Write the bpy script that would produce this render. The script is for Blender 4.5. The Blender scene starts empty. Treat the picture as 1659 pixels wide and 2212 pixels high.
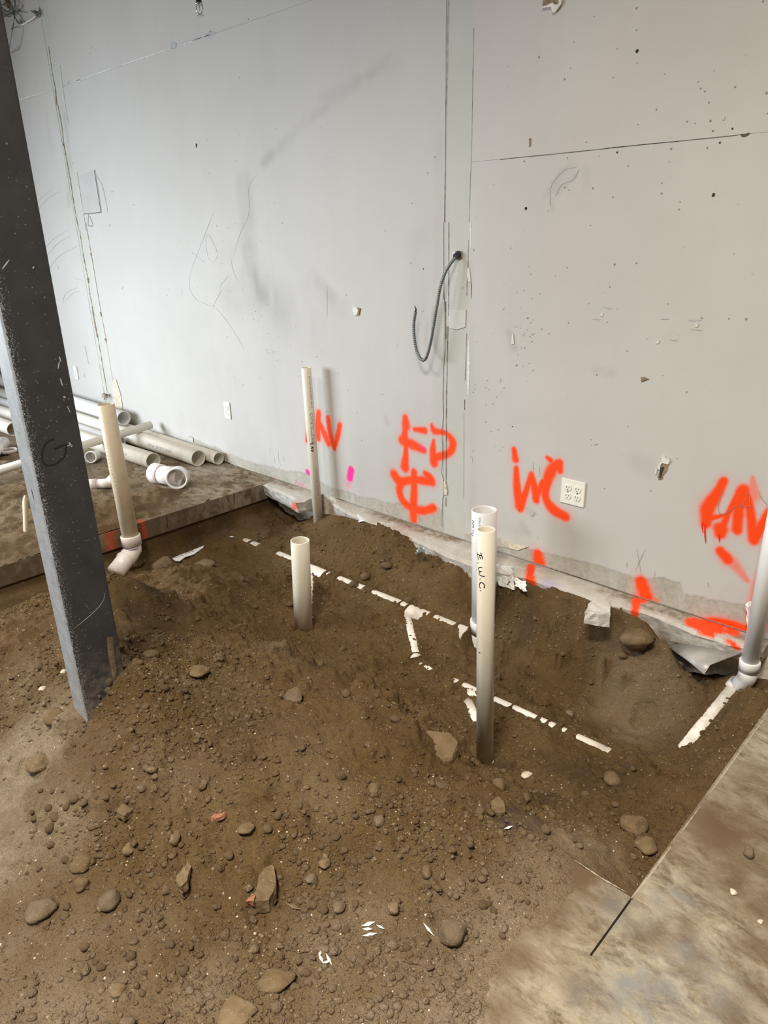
import bpy, bmesh, math, random
import numpy as np
from mathutils import noise as mn
from mathutils import Matrix, Vector

# ------------------------------------------------------------------ camera, world, lights, exposure
S = bpy.context.scene
COL = S.collection
FPX, IW, IH = 1550.0, 1659.0, 2212.0
PITCH, ROLL, YAW = 0.37238339, -0.02594518, -0.77172138
CAMH = 1.5
D = 2.715                                       # distance of the back wall plane (world y)
_f = np.array([math.sin(YAW)*math.cos(PITCH), math.cos(YAW)*math.cos(PITCH), -math.sin(PITCH)])
_r = np.array([math.cos(YAW), -math.sin(YAW), 0.0]); _u = np.cross(_r, _f)
RX = _r*math.cos(ROLL)+_u*math.sin(ROLL); UX = -_r*math.sin(ROLL)+_u*math.cos(ROLL)
C0 = np.array([0, 0, CAMH])
cam_d = bpy.data.cameras.new('camera'); cam = bpy.data.objects.new('camera', cam_d); COL.objects.link(cam)
cam_d.sensor_fit = 'HORIZONTAL'; cam_d.sensor_width = 36; cam_d.lens = FPX/IW*36; cam_d.clip_start = 0.02
M4 = Matrix(((RX[0], UX[0], -_f[0], 0), (RX[1], UX[1], -_f[1], 0), (RX[2], UX[2], -_f[2], CAMH), (0, 0, 0, 1)))
cam.matrix_world = M4
S.camera = cam

wd = bpy.data.worlds.new('world'); S.world = wd; wd.use_nodes = True
wd.node_tree.nodes['Background'].inputs[0].default_value = (1.0, 0.965, 0.90, 1)
wd.node_tree.nodes['Background'].inputs[1].default_value = 0.24

def area(name, loc, target, sx, sy, power, colr, spread=180):
    l = bpy.data.lights.new(name, 'AREA'); l.shape = 'RECTANGLE'; l.size = sx; l.size_y = sy
    l.energy = power; l.color = colr; l.spread = math.radians(spread)
    o = bpy.data.objects.new(name, l); COL.objects.link(o); o.location = loc
    o.rotation_euler = (Vector(target)-Vector(loc)).to_track_quat('-Z', 'Y').to_euler()
    return o
area('shopfront_daylight', (-6.5, -0.9, 1.25), (-4.5, 2.4, 0.1), 2.4, 1.5, 215, (0.82, 0.90, 1.0), 115)
area('ceiling_strip_light_left', (-3.4, -0.9, 4.7), (-3.2, 0.3, 0), 1.2, 0.3, 75, (1.0, 0.97, 0.92), 95)
area('ceiling_strip_light_right', (-0.1, -0.9, 4.7), (-0.3, 0.7, 0), 1.2, 0.3, 185, (1.0, 0.92, 0.81), 95)
S.view_settings.view_transform = 'Standard'; S.view_settings.look = 'None'
S.view_settings.gamma = 1; S.view_settings.use_curve_mapping = False
S.view_settings.exposure = -0.70

# ------------------------------------------------------------------ geometry of the view
def ray(x, y):
    a, b = (x-IW/2)/FPX, -(y-IH/2)/FPX
    return a*RX+b*UX+_f
def onz(x, y, z=0.0):
    d = ray(x, y); return C0+d*(z-CAMH)/d[2]
def ony(x, y, Y=D):
    d = ray(x, y); return C0+d*Y/d[1]
def atd(x, y, dep): return C0+ray(x, y)*dep
def proj(P):
    v = np.array(P, float)-C0; return IW/2+FPX*(v@RX)/(v@_f), IH/2-FPX*(v@UX)/(v@_f)
def ztop(P, py):                                # z above P whose image row is py
    lo, hi = P[2], P[2]+3
    for _ in range(40):
        m = (lo+hi)/2
        if proj((P[0], P[1], m))[1] > py: lo = m
        else: hi = m
    return lo
def cr(pts, ox, oy, s): return [(ox+x/s, oy+y/s) for x, y in pts]   # crop coordinates to photo pixels
c1 = lambda p: cr(p, 0, 780, 2.9625)
c2 = lambda p: cr(p, 0, 0, 2.765)
c3 = lambda p: cr(p, 560, 760, 3.072)
c4 = lambda p: cr(p, 1000, 940, 2.517)
c5 = lambda p: cr(p, 0, 340, 3.35)
c6 = lambda p: cr(p, 1080, 0, 2.865)
c7 = lambda p: cr(p, 1040, 560, 2.68)
c8 = lambda p: cr(p, 840, 480, 3.16)
cm = lambda p: cr(p, 340, 330, 2.676)

# ------------------------------------------------------------------ noise
rs = np.random.RandomState(7); random.seed(7)
TAB = rs.rand(256, 256)
def vn(x, y, s=0):
    x = np.asarray(x, float)+17.3*s; y = np.asarray(y, float)+31.7*s
    xi = np.floor(x).astype(int); yi = np.floor(y).astype(int); fx = x-xi; fy = y-yi
    fx = fx*fx*(3-2*fx); fy = fy*fy*(3-2*fy)
    a = TAB[xi & 255, yi & 255]; b = TAB[(xi+1) & 255, yi & 255]; c = TAB[xi & 255, (yi+1) & 255]; d = TAB[(xi+1) & 255, (yi+1) & 255]
    return (a*(1-fx)+b*fx)*(1-fy)+(c*(1-fx)+d*fx)*fy
def fbm(x, y, sc, octv=4, s=0, gain=0.5):
    t = 0; a = 1; n = 0
    for k in range(octv):
        t = t+a*(vn(x*sc*2**k+k*5.1, y*sc*2**k+k*9.7, s)-0.5); n += a; a *= gain
    return t/n*2
def sst(e0, e1, x):
    t = np.clip((x-e0)/(e1-e0), 0, 1); return t*t*(3-2*t)

# ------------------------------------------------------------------ object helpers
def tag(o, label=None, cat=None, group=None, kind=None):
    if label: o['label'] = label
    if cat: o['category'] = cat
    if group: o['group'] = group
    if kind: o['kind'] = kind
    return o
def empty(name, loc=(0, 0, 0), label=None, cat=None, group=None, kind=None):
    o = bpy.data.objects.new(name, None); COL.objects.link(o); o.location = loc; o.empty_display_size = .05
    return tag(o, label, cat, group, kind)
def link_mesh(name, me, m=None, parent=None, smooth=False):
    o = bpy.data.objects.new(name, me); COL.objects.link(o)
    if m: me.materials.append(m)
    if smooth: me.polygons.foreach_set('use_smooth', np.ones(len(me.polygons), bool))
    if parent:
        o.parent = parent
        o.matrix_parent_inverse = Matrix.Translation(-Vector(parent.location)) if parent.parent is None else Matrix.Identity(4)
        if parent.parent is not None:           # sub-part: cancel both
            o.matrix_parent_inverse = (Matrix.Translation(parent.parent.location) @ parent.matrix_parent_inverse @ Matrix.Translation(parent.location)).inverted()
    return o
def obj(name, bm, m=None, parent=None, smooth=False):
    me = bpy.data.meshes.new(name); bm.normal_update(); bm.to_mesh(me); bm.free()
    return link_mesh(name, me, m, parent, smooth)
def pyobj(name, vs, fs, m=None, parent=None, smooth=False):
    me = bpy.data.meshes.new(name); me.from_pydata([tuple(map(float, v)) for v in vs], [], fs); me.update()
    return link_mesh(name, me, m, parent, smooth)
def box(bm, a, b, bev=0):
    x0, y0, z0 = a; x1, y1, z1 = b
    r = bmesh.ops.create_cube(bm, size=1)
    bmesh.ops.scale(bm, vec=(x1-x0, y1-y0, z1-z0), verts=r['verts'])
    bmesh.ops.translate(bm, vec=((x0+x1)/2, (y0+y1)/2, (z0+z1)/2), verts=r['verts'])
    if bev:
        es = list({e for v in r['verts'] for e in v.link_edges})
        bmesh.ops.bevel(bm, geom=es, offset=bev, segments=2, affect='EDGES')
def tube(bm, pts, ro, ri=None, seg=28, caps=True):
    """hollow tube along a polyline; ro/ri scalar or per point. ri None = solid with end caps"""
    P = [np.array(p, float) for p in pts]; n = len(P)
    ro_ = ro if hasattr(ro, '__len__') else [ro]*n
    T = []
    for i in range(n):
        a = P[max(i-1, 0)]; b = P[min(i+1, n-1)]; t = b-a; T.append(t/np.linalg.norm(t))
    ref = np.array([0, 0, 1.0]) if abs(T[0][2]) < .9 else np.array([1.0, 0, 0])
    rings = []; u = ref-T[0]*(ref@T[0]); u /= np.linalg.norm(u)
    frames = []
    for i in range(n):
        u = u-T[i]*(u@T[i]); u /= np.linalg.norm(u); frames.append((u.copy(), np.cross(T[i], u)))
    def ring(i, r):
        u, v = frames[i]
        return [bm.verts.new(P[i]+r*(math.cos(2*math.pi*k/seg)*u+math.sin(2*math.pi*k/seg)*v)) for k in range(seg)]
    O = [ring(i, ro_[i]) for i in range(n)]
    def strip(A, B, flip=False):
        for k in range(seg):
            q = [A[k], A[(k+1) % seg], B[(k+1) % seg], B[k]]
            if flip: q.reverse()
            bm.faces.new(q)
    for i in range(n-1): strip(O[i], O[i+1])
    if ri is None:
        bm.faces.new(list(reversed(O[0]))); bm.faces.new(O[-1])
    else:
        ri_ = ri if hasattr(ri, '__len__') else [ri]*n
        I = [ring(i, ri_[i]) for i in range(n)]
        for i in range(n-1): strip(I[i], I[i+1], True)
        strip(O[0], I[0], True); strip(O[-1], I[-1])
def stone_bm(seedn, sub=2, ang=0.0):
    """a pebble or clod of unit radius; ang makes flat broken facets"""
    r = random.Random(seedn); bm = bmesh.new(); bmesh.ops.create_icosphere(bm, subdivisions=sub, radius=1)
    planes = []
    for _ in range(int(5+ang*9)):
        v = Vector((r.gauss(0, 1), r.gauss(0, 1), r.gauss(0, 1))).normalized(); planes.append((v, r.uniform(0.72-.2*ang, 0.95)))
    ph = [r.uniform(0, 6) for _ in range(6)]
    for v in bm.verts:
        c = v.co.copy()
        for pn, d in planes:
            k = c.dot(pn)
            if k > d: c -= pn*(k-d)*(0.55+.45*ang)
        q_ = Vector((ph[0], ph[1], ph[2])); w = 1+.16*mn.noise(c*1.3+q_)+.07*mn.noise(c*3.1+q_)+.035*mn.noise(c*7+q_)+.03*math.sin(4*c.x+ph[0])+.05*math.sin(5*c.y+ph[1])+.04*math.sin(6*c.z+ph[2])+.02*math.sin(13*c.x+11*c.y+ph[3])+r.uniform(-.012, .012)
        v.co = c*w
    return bm

# ------------------------------------------------------------------ materials
def newmat(name):
    m = bpy.data.materials.new(name); m.use_nodes = True; nt = m.node_tree
    return m, nt, nt.nodes['Principled BSDF']
class NT:
    def __init__(s, nt): s.nt = nt
    def n(s, t, **k):
        x = s.nt.nodes.new(t)
        for a, b in k.items(): setattr(x, a, b)
        return x
    def l(s, a, b): s.nt.links.new(a, b)
    def coord(s): return s.n('ShaderNodeTexCoord').outputs['Object']
    def noise(s, sc, det=4, rough=.55, vec=None, dist=0, dims=None):
        x = s.n('ShaderNodeTexNoise'); x.inputs['Scale'].default_value = sc; x.inputs['Detail'].default_value = det
        x.inputs['Roughness'].default_value = rough; x.inputs['Distortion'].default_value = dist
        s.l(vec if vec is not None else s.coord(), x.inputs['Vector']); return x.outputs['Fac']
    def voro(s, sc, feature='F1', vec=None):
        x = s.n('ShaderNodeTexVoronoi'); x.feature = feature; x.inputs['Scale'].default_value = sc
        s.l(vec if vec is not None else s.coord(), x.inputs['Vector']); return x
    def ramp(s, f, a, b, lo=0, hi=1):
        x = s.n('ShaderNodeMapRange'); x.inputs[1].default_value = a; x.inputs[2].default_value = b
        x.inputs[3].default_value = lo; x.inputs[4].default_value = hi; s.l(f, x.inputs[0]); return x.outputs[0]
    def math(s, op, a, b=None):
        x = s.n('ShaderNodeMath', operation=op)
        for i, v in enumerate((a, b)):
            if v is None: continue
            if isinstance(v, (int, float)): x.inputs[i].default_value = v
            else: s.l(v, x.inputs[i])
        return x.outputs[0]
    def mix(s, f, a, b, mode='MIX'):
        x = s.n('ShaderNodeMix', data_type='RGBA', blend_type=mode)
        if isinstance(f, (int, float)): x.inputs[0].default_value = f
        else: s.l(f, x.inputs[0])
        for i, v in ((6, a), (7, b)):
            if isinstance(v, tuple): x.inputs[i].default_value = (*v, 1)
            else: s.l(v, x.inputs[i])
        return x.outputs[2]
    def bump(s, h, st, dist, prev=None):
        x = s.n('ShaderNodeBump'); x.inputs['Strength'].default_value = st; x.inputs['Distance'].default_value = dist
        s.l(h, x.inputs['Height'])
        if prev is not None: s.l(prev, x.inputs['Normal'])
        return x.outputs[0]
    def attr(s, name):
        a = s.n('ShaderNodeAttribute'); a.attribute_name = name; sp = s.n('ShaderNodeSeparateColor'); s.l(a.outputs['Color'], sp.inputs[0])
        return sp.outputs[0], sp.outputs[1], sp.outputs[2], a.outputs['Alpha']
def plain(name, c, rough=.6, metal=0, var=.12, sc=30, bump=0, bsc=200, spec=None):
    m, nt, b = newmat(name); N = NT(nt)
    f = N.ramp(N.noise(sc), .3, .7)
    b.inputs['Base Color'].default_value = (*c, 1)
    N.l(N.mix(f, tuple(x*(1-var) for x in c), tuple(min(1, x*(1+var)) for x in c)), b.inputs['Base Color'])
    b.inputs['Roughness'].default_value = rough; b.inputs['Metallic'].default_value = metal
    if spec is not None: b.inputs['Specular IOR Level'].default_value = spec
    if bump: N.l(N.bump(N.noise(bsc), bump, .001), b.inputs['Normal'])
    return m
ORANGE = (0.90, 0.062, 0.002)
def drywall_mat(name, base, base2):
    m, nt, b = newmat(name); N = NT(nt)
    o, p, g, bare = N.attr('marks')
    mott = N.ramp(N.noise(1.3, 5, .6), .3, .7)
    c = N.mix(mott, base, base2)
    streak = N.n('ShaderNodeMapping'); streak.inputs['Scale'].default_value = (9, 9, .5); N.l(N.coord(), streak.inputs[0])
    c = N.mix(N.ramp(N.noise(1.6, 4, .6, streak.outputs[0]), .5, .8, 0, .10), c, (.40, .38, .33))
    fleck = N.ramp(N.noise(95, 2, .5), .71, .76, 0, .35)
    c = N.mix(fleck, c, (.28, .25, .21))
    c = N.mix(g, c, (.16, .145, .12))
    tex = N.ramp(N.noise(55, 4, .7), .3, .7)
    c = N.mix(bare, c, N.mix(tex, (.30, .27, .205), (.46, .43, .36)))
    c = N.mix(o, c, ORANGE); c = N.mix(p, c, (.85, .03, .30))
    N.l(c, b.inputs['Base Color']); b.inputs['Roughness'].default_value = .62; b.inputs['Specular IOR Level'].default_value = .3
    n = N.bump(N.noise(220, 3, .6), .12, .001)
    n = N.bump(N.noise(5, 3, .6), .25, .004, n)
    N.l(n, b.inputs['Normal']); return m
M = {}
M['wall'] = drywall_mat('painted_drywall', (.490, .470, .430), (.540, .520, .480))
M['joint'] = drywall_mat('bare_joint_compound', (.46, .46, .405), (.52, .515, .46))
M['chip'] = plain('fresh_concrete_edge', (.36, .31, .23), .9, 0, .2, 60)
M['patch'] = plain('cut_drywall_face', (.46, .445, .41), .7, 0, .04, 8)
M['tape'] = plain('paper_tape', (.58, .575, .53), .7, 0, .05, 20)
M['paper'] = plain('torn_drywall_paper', (.60, .53, .40), .8, var=.25, sc=60, bump=.4)
M['tear'] = plain('brown_paper_tear', (.25, .18, .11), .9, var=.3, sc=60)
M['crack'] = plain('dark_joint_crack', (.10, .085, .06), .9)
M['pencil'] = plain('pencil_grey', (.23, .225, .22), .7)
M['scuff'] = plain('rubber_scuff', (.43, .43, .42), .7)
M['hole'] = plain('hole_dark', (.035, .03, .025), .9)
M['white'] = plain('chalk_white', (.66, .64, .59), .6, bump=.3, bsc=120)
M['ink'] = plain('black_marker_ink', (.012, .012, .014), .5)
M['print'] = plain('grey_pipe_print', (.12, .12, .12), .6)
M['orange'] = plain('orange_paint', ORANGE, .55)
M['orange_wet'] = plain('orange_run', (.80, .02, .004), .35)
M['purple'] = plain('purple_primer', (.12, .06, .30), .5)
def pvc(name, c, dirtc, amt=.35, rough=.34):
    m, nt, b = newmat(name); N = NT(nt)
    f = N.ramp(N.noise(9, 5, .65), .5, .8, 0, amt)
    sp = N.ramp(N.noise(120, 3, .6), .66, .72, 0, amt)
    c_ = N.mix(f, c, dirtc); c_ = N.mix(sp, c_, dirtc)
    N.l(c_, b.inputs['Base Color']); b.inputs['Roughness'].default_value = rough
    N.l(N.bump(N.noise(60, 3), .04, .001), b.inputs['Normal']); return m
M['pvc'] = pvc('cream_pvc', (.80, .74, .60), (.55, .47, .34), .3)
M['pvc_white'] = pvc('white_pvc', (.84, .83, .80), (.55, .48, .40), .2)
M['pvc_old'] = pvc('yellowed_pvc', (.72, .61, .43), (.42, .32, .20), .5, .45)
M['pvc_pink'] = pvc('dusty_fitting', (.82, .74, .68), (.45, .34, .25), .4)
M['pvc_pipe_pile'] = pvc('dusty_pvc', (.78, .73, .62), (.50, .40, .28), .45, .4)
M['pvc_dirty'] = pvc('soiled_pvc', (.86, .80, .70), (.22, .15, .09), .75, .5)
M['pvc_in'] = pvc('pipe_bore', (.62, .54, .38), (.3, .22, .14), .3, .5)
M['metal'] = plain('bright_conduit', (.62, .63, .64), .28, 1, .1)
M['armour'] = plain('armoured_cable', (.20, .215, .21), .42, .75, .2, 60)
M['chrome'] = plain('chrome', (.55, .55, .55), .25, 1, .1)
M['black'] = plain('black_iron', (.02, .02, .024), .4)
M['outlet'] = plain('almond_plastic', (.80, .78, .68), .3, 0, .03)
M['poly'] = plain('grey_poly_sheet', (.36, .34, .32), .35, 0, .2, 12, .3, 40)
M['wood'] = plain('pale_splinter', (.62, .52, .36), .8, 0, .3, 90)
M['ceil'] = plain('ceiling_paint', (.55, .54, .50), .8)

def soil_mat():
    m, nt, b = newmat('brown_soil'); N = NT(nt)
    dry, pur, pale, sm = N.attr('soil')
    n1 = N.ramp(N.noise(3.2, 6, .65), .35, .68); n2 = N.ramp(N.noise(38, 5, .7), .32, .68)
    c = N.mix(n1, (0.144, 0.085, 0.032), (0.211, 0.133, 0.057))
    c = N.mix(N.math('MULTIPLY', n2, .35), c, (0.105, 0.066, 0.033))
    c = N.mix(dry, c, N.mix(n2, (0.288, 0.216, 0.137), (0.403, 0.317, 0.216)))
    c = N.mix(pale, c, (.078, .050, .027))  # this channel darkens the soil to a deep brown
    v = N.voro(95); cell = N.n('ShaderNodeSeparateColor'); N.l(v.outputs['Color'], cell.inputs[0])
    spk = N.math('MULTIPLY', N.ramp(cell.outputs[0], .93, .95), N.ramp(v.outputs['Distance'], .32, .20))
    c = N.mix(N.math('MULTIPLY', spk, .55), c, (.66, .56, .40))
    v2 = N.voro(45); cell2 = N.n('ShaderNodeSeparateColor'); N.l(v2.outputs['Color'], cell2.inputs[0])
    c = N.mix(N.math('MULTIPLY', N.ramp(cell2.outputs[1], .6, 1), N.math('MULTIPLY', N.ramp(v2.outputs['Distance'], .5, .3), .25)), c, (0.240, 0.176, 0.112))
    c = N.mix(pur, c, (.045, .028, .075))
    N.l(c, b.inputs['Base Color']); b.inputs['Roughness'].default_value = .93; b.inputs['Specular IOR Level'].default_value = .12
    n = N.bump(N.noise(30, 6, .70), 1.0, .016)
    n = N.bump(v.outputs['Distance'], .4, .005, n)
    n = N.bump(N.noise(240, 3, .7), .7, .003, n)
    N.l(n, b.inputs['Normal']); return m
M['soil'] = soil_mat()
def rock_mat(name, a, b_, sc=25, spk=.4):
    m, nt, b = newmat(name); N = NT(nt)
    f = N.ramp(N.noise(sc, 5, .65), .35, .68); c = N.mix(f, a, b_)
    c = N.mix(N.math('MULTIPLY', N.ramp(N.noise(180, 2), .66, .7), spk), c, (.5, .42, .32))
    N.l(c, b.inputs['Base Color']); b.inputs['Roughness'].default_value = .9; b.inputs['Specular IOR Level'].default_value = .2
    n = N.bump(N.noise(45, 5, .65), .6, .006); n = N.bump(N.noise(300, 2), .4, .002, n)
    N.l(n, b.inputs['Normal']); return m
M['rock'] = rock_mat('soil_coated_stone', (.118, .078, .038), (.185, .128, .070))
M['rock_grey'] = rock_mat('grey_stone', (.118, .084, .048), (.195, .146, .094))
M['rock_light'] = rock_mat('tan_stone', (.142, .097, .050), (.225, .160, .096))
M['clod'] = rock_mat('soil_clod', (0.148, 0.098, 0.050), (0.211, 0.144, 0.078), 25, .15)
M['brick'] = rock_mat('brick_red', (.28, .11, .06), (.38, .18, .11))
M['pebble_pale'] = rock_mat('pale_grit', (.50, .42, .30), (.70, .62, .48))
def concrete_mat():
    m, nt, b = newmat('worn_concrete'); N = NT(nt)
    dust, stain, o, _ = N.attr('slab')
    mp = N.n('ShaderNodeMapping'); mp.inputs['Rotation'].default_value = (0, 0, .5); mp.inputs['Scale'].default_value = (1, 1.9, 1); N.l(N.coord(), mp.inputs[0])
    sw = N.noise(8, 9, .78, mp.outputs[0], .5)
    c = N.mix(N.ramp(sw, .40, .57), (0.120, 0.086, 0.048), (0.320, 0.270, 0.185))
    c = N.mix(N.ramp(N.noise(16, 6, .75, mp.outputs[0]), .45, .62, 0, .45), c, (0.475, 0.432, 0.346))
    st = N.math('MULTIPLY', stain, N.ramp(N.noise(14, 6, .75), .36, .60))
    c = N.mix(st, c, (.20, .195, .18))
    du = N.math('MULTIPLY', dust, N.ramp(N.noise(7, 6, .7), .12, .50))
    c = N.mix(N.ramp(N.noise(45, 6, .8, mp.outputs[0], 1.5), .54, .62, 0, .22), c, (0.446, 0.403, 0.324))
    c = N.mix(du, c, (0.118, 0.076, 0.040))
    c = N.mix(N.ramp(N.noise(140, 3), .62, .72, 0, .35), c, (.16, .11, .07))
    c = N.mix(o, c, ORANGE)
    N.l(c, b.inputs['Base Color']); b.inputs['Roughness'].default_value = .85; b.inputs['Specular IOR Level'].default_value = .2
    n = N.bump(N.noise(60, 5, .7), .25, .003); N.l(n, b.inputs['Normal']); return m
M['concrete'] = concrete_mat()
def rough_concrete():
    m, nt, b = newmat('broken_concrete'); N = NT(nt)
    dust, stain, o, _ = N.attr('slab')
    c = N.mix(N.ramp(N.noise(6, 6, .7), .35, .65), (.47, .44, .38), (.64, .61, .54))
    v = N.voro(60); cc = N.n('ShaderNodeSeparateColor'); N.l(v.outputs['Color'], cc.inputs[0])
    c = N.mix(N.math('MULTIPLY', N.ramp(v.outputs['Distance'], .45, .25), N.ramp(cc.outputs[0], .5, .9, 0, .6)), c, (.62, .61, .58))
    c = N.mix(N.math('MULTIPLY', dust, N.ramp(N.noise(22, 5, .7), .25, .6)), c, (.21, .145, .085))
    c = N.mix(stain, c, (.42, .38, .55))
    c = N.mix(o, c, ORANGE)
    N.l(c, b.inputs['Base Color']); b.inputs['Roughness'].default_value = .9
    n = N.bump(N.noise(50, 6, .75), .7, .008); N.l(n, b.inputs['Normal']); return m
M['ledge'] = rough_concrete()
def column_mat():
    m, nt, b = newmat('black_oversprayed_steel'); N = NT(nt)
    at = N.n('ShaderNodeAttribute'); at.attribute_name = 'side'; s_ = at.outputs['Fac']
    z = N.n('ShaderNodeSeparateXYZ'); N.l(N.coord(), z.inputs[0])
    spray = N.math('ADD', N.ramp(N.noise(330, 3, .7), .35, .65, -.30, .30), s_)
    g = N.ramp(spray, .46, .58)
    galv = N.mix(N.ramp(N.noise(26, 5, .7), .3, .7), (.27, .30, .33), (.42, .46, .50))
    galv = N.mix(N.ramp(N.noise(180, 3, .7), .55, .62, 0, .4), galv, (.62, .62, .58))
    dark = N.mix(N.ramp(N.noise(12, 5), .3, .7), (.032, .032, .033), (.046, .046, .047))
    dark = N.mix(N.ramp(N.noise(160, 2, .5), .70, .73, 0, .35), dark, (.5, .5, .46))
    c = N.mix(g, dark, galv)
    dirt = N.math('MULTIPLY', N.ramp(z.outputs[2], .42, .20), N.ramp(N.noise(30, 6, .75), .42, .58))
    c = N.mix(N.math('MULTIPLY', dirt, .6), c, (.28, .24, .19))
    N.l(c, b.inputs['Base Color']); b.inputs['Roughness'].default_value = .48; b.inputs['Specular IOR Level'].default_value = .4
    N.l(N.bump(N.noise(200, 3), .12, .001), b.inputs['Normal']); return m
M['column'] = column_mat()

def set_attr(me, name, arr):
    a = me.color_attributes.new(name, 'FLOAT_COLOR', 'POINT'); a.data.foreach_set('color', np.ascontiguousarray(arr, dtype=np.float32).ravel())

# ------------------------------------------------------------------ painted marks on the wall (world X, Z)
def seg_mask(X, Z, pts, w, soft=1.0):
    """spray stroke mask: distance to a polyline with per-point widths"""
    out = np.zeros_like(X); w = w if hasattr(w, '__len__') else [w]*len(pts)
    for i in range(max(1, len(pts)-1)):
        a = np.array(pts[i]); b = np.array(pts[min(i+1, len(pts)-1)]); ab = b-a; L = ab@ab+1e-12
        mw = max(w[i], w[min(i+1, len(pts)-1)])
        lo = np.minimum(a, b)-mw*1.6; hi = np.maximum(a, b)+mw*1.6
        k = (X > lo[0]) & (X < hi[0]) & (Z > lo[1]) & (Z < hi[1])
        if not k.any(): continue
        x = X[k]; z = Z[k]; t = np.clip(((x-a[0])*ab[0]+(z-a[1])*ab[1])/L, 0, 1)
        d = np.hypot(x-a[0]-t*ab[0], z-a[1]-t*ab[1]); r = (w[i]*(1-t)+w[min(i+1, len(pts)-1)]*t)/2
        d = d/r+fbm(x, z, 60, 2, 3)*.10
        v = sst(1+.55*soft, 1-.45*soft, d)
        out[k] = np.maximum(out[k], v)
    return out
def wl(pts, w):                                 # photo px polyline -> wall coordinates and widths in metres
    P = [ony(*p) for p in pts]; ws = w if hasattr(w, '__len__') else [w]*len(pts); r = []
    for p, ww in zip(pts, ws):
        a = ony(p[0], p[1]-5); b = ony(p[0], p[1]+5); r.append(ww*abs(a[2]-b[2])/10)
    return [(q[0], q[2]) for q in P], r
SPW = 1.62
def dens_line(pts, w):                          # rounded version of a drawn stroke
    w = list(w) if hasattr(w, '__len__') else [w]*len(pts)
    if len(pts) < 3: return pts, w
    Q = [np.array([*p, q], float) for p, q in zip(pts, w)]; Q = [2*Q[0]-Q[1]]+Q+[2*Q[-1]-Q[-2]]; out = []
    for i in range(1, len(Q)-2):
        for t in (0, .25, .5, .75):
            a, b, c, d = Q[i-1:i+3]; out.append(.5*((2*b)+(c-a)*t+(2*a-5*b+4*c-d)*t*t+(3*b-a-3*c+d)*t**3))
    out.append(Q[-2]); return [(o[0], o[1]) for o in out], [max(4, o[2]) for o in out]
def S_(f, pts, w, sc):
    pts, w = dens_line(pts, w)
    ws = [x/sc for x in w] if hasattr(w, '__len__') else w/sc
    return wl(f(pts), [q*SPW for q in ws] if hasattr(ws, '__len__') else ws*SPW)
ORG = []
for pts, w in [  # graffiti behind the left riser
    ([(322, 500), (318, 590)], 22), ([(394, 405), (388, 500), (394, 575)], [30, 34, 26]), ([(395, 460), (430, 540), (458, 612)], [22, 34, 24]),
    ([(456, 440), (466, 520)], [26, 28]), ([(462, 500), (480, 590), (500, 645)], [28, 32, 18]), ([(535, 485), (520, 560), (500, 640)], [26, 28, 18]),
    # F D and centre line mark
    ([(970, 440), (974, 490)], [32, 46]), ([(968, 500), (966, 590), (974, 640), (966, 765)], [26, 42, 24, 48]), ([(1030, 515), (1100, 522)], [20, 32]),
    ([(950, 588), (1030, 622), (1095, 655)], [44, 42, 28]), ([(1158, 590), (1152, 660), (1160, 735)], [18, 34, 42]),
    ([(1145, 485), (1162, 525), (1235, 540), (1283, 600), (1262, 668), (1165, 705)], [16, 30, 22, 40, 34, 34]),
    ([(895, 815), (935, 860), (1020, 850), (1145, 860)], [44, 42, 34, 40]), ([(1100, 805), (1130, 830), (1145, 862)], [24, 34, 42]),
    ([(945, 860), (930, 920), (955, 990), (1015, 1038), (1090, 1055), (1155, 1035)], [40, 38, 36, 36, 34, 36]),
    ([(1028, 800), (1027, 950), (1022, 1060), (1022, 1130)], [34, 38, 42, 30])]:
    ORG.append(S_(c3, pts, w, 3.072))
for pts, w in [  # W C and the marks on the right
    ([(278, 78), (286, 132)], [26, 34]), ([(290, 180), (294, 270), (308, 385)], [26, 38, 46]), ([(312, 395), (345, 300), (372, 215)], [38, 30, 26]),
    ([(373, 212), (390, 290), (398, 350)], [26, 38, 36]), ([(400, 345), (432, 250)], [28, 20]), ([(458, 122), (476, 136)], [18, 26]),
    ([(518, 155), (480, 195), (452, 275), (452, 345), (492, 405), (558, 443)], [40, 52, 44, 40, 48, 42]), ([(525, 150), (530, 195)], [36, 28]),
    ([(408, 648), (416, 715)], [46, 58]), ([(968, 800), (990, 870), (1000, 900)], [54, 62, 50]),
    ([(1418, 248), (1375, 330), (1330, 400), (1322, 478)], [38, 50, 62, 48]), ([(1340, 452), (1400, 440), (1440, 430)], [30, 18, 14]),
    ([(1400, 510), (1398, 535)], [64, 50]), ([(1405, 520), (1450, 410), (1510, 305)], [38, 24, 40]), ([(1525, 300), (1500, 400), (1490, 515)], [54, 48, 44]),
    ([(1530, 310), (1560, 400), (1580, 570)], [50, 40, 46]), ([(1583, 570), (1620, 500), (1665, 420)], [44, 40, 40]),
    ([(1400, 632), (1440, 675)], [42, 50]), ([(1215, 1010), (1400, 1020), (1540, 1060)], [20, 40, 44])]:
    ORG.append(S_(c4, pts, [q*.80 for q in w], 2.517))
ORG_SOFT = [S_(c4, [(1430, 665), (1480, 710), (1545, 790)], [44, 34, 18], 2.517), S_(c4, [(1640, 720), (1610, 860), (1600, 1010)], [30, 50, 60], 2.517),
            S_(c4, [(1575, 230), (1580, 330)], [14, 40], 2.517), S_(c4, [(945, 880), (1050, 900)], [30, 20], 2.517)]
PNK = [S_(c3, [(610, 785), (600, 835)], [34, 34], 3.072), S_(c3, [(320, 795), (328, 805)], 22, 3.072)]
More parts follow.
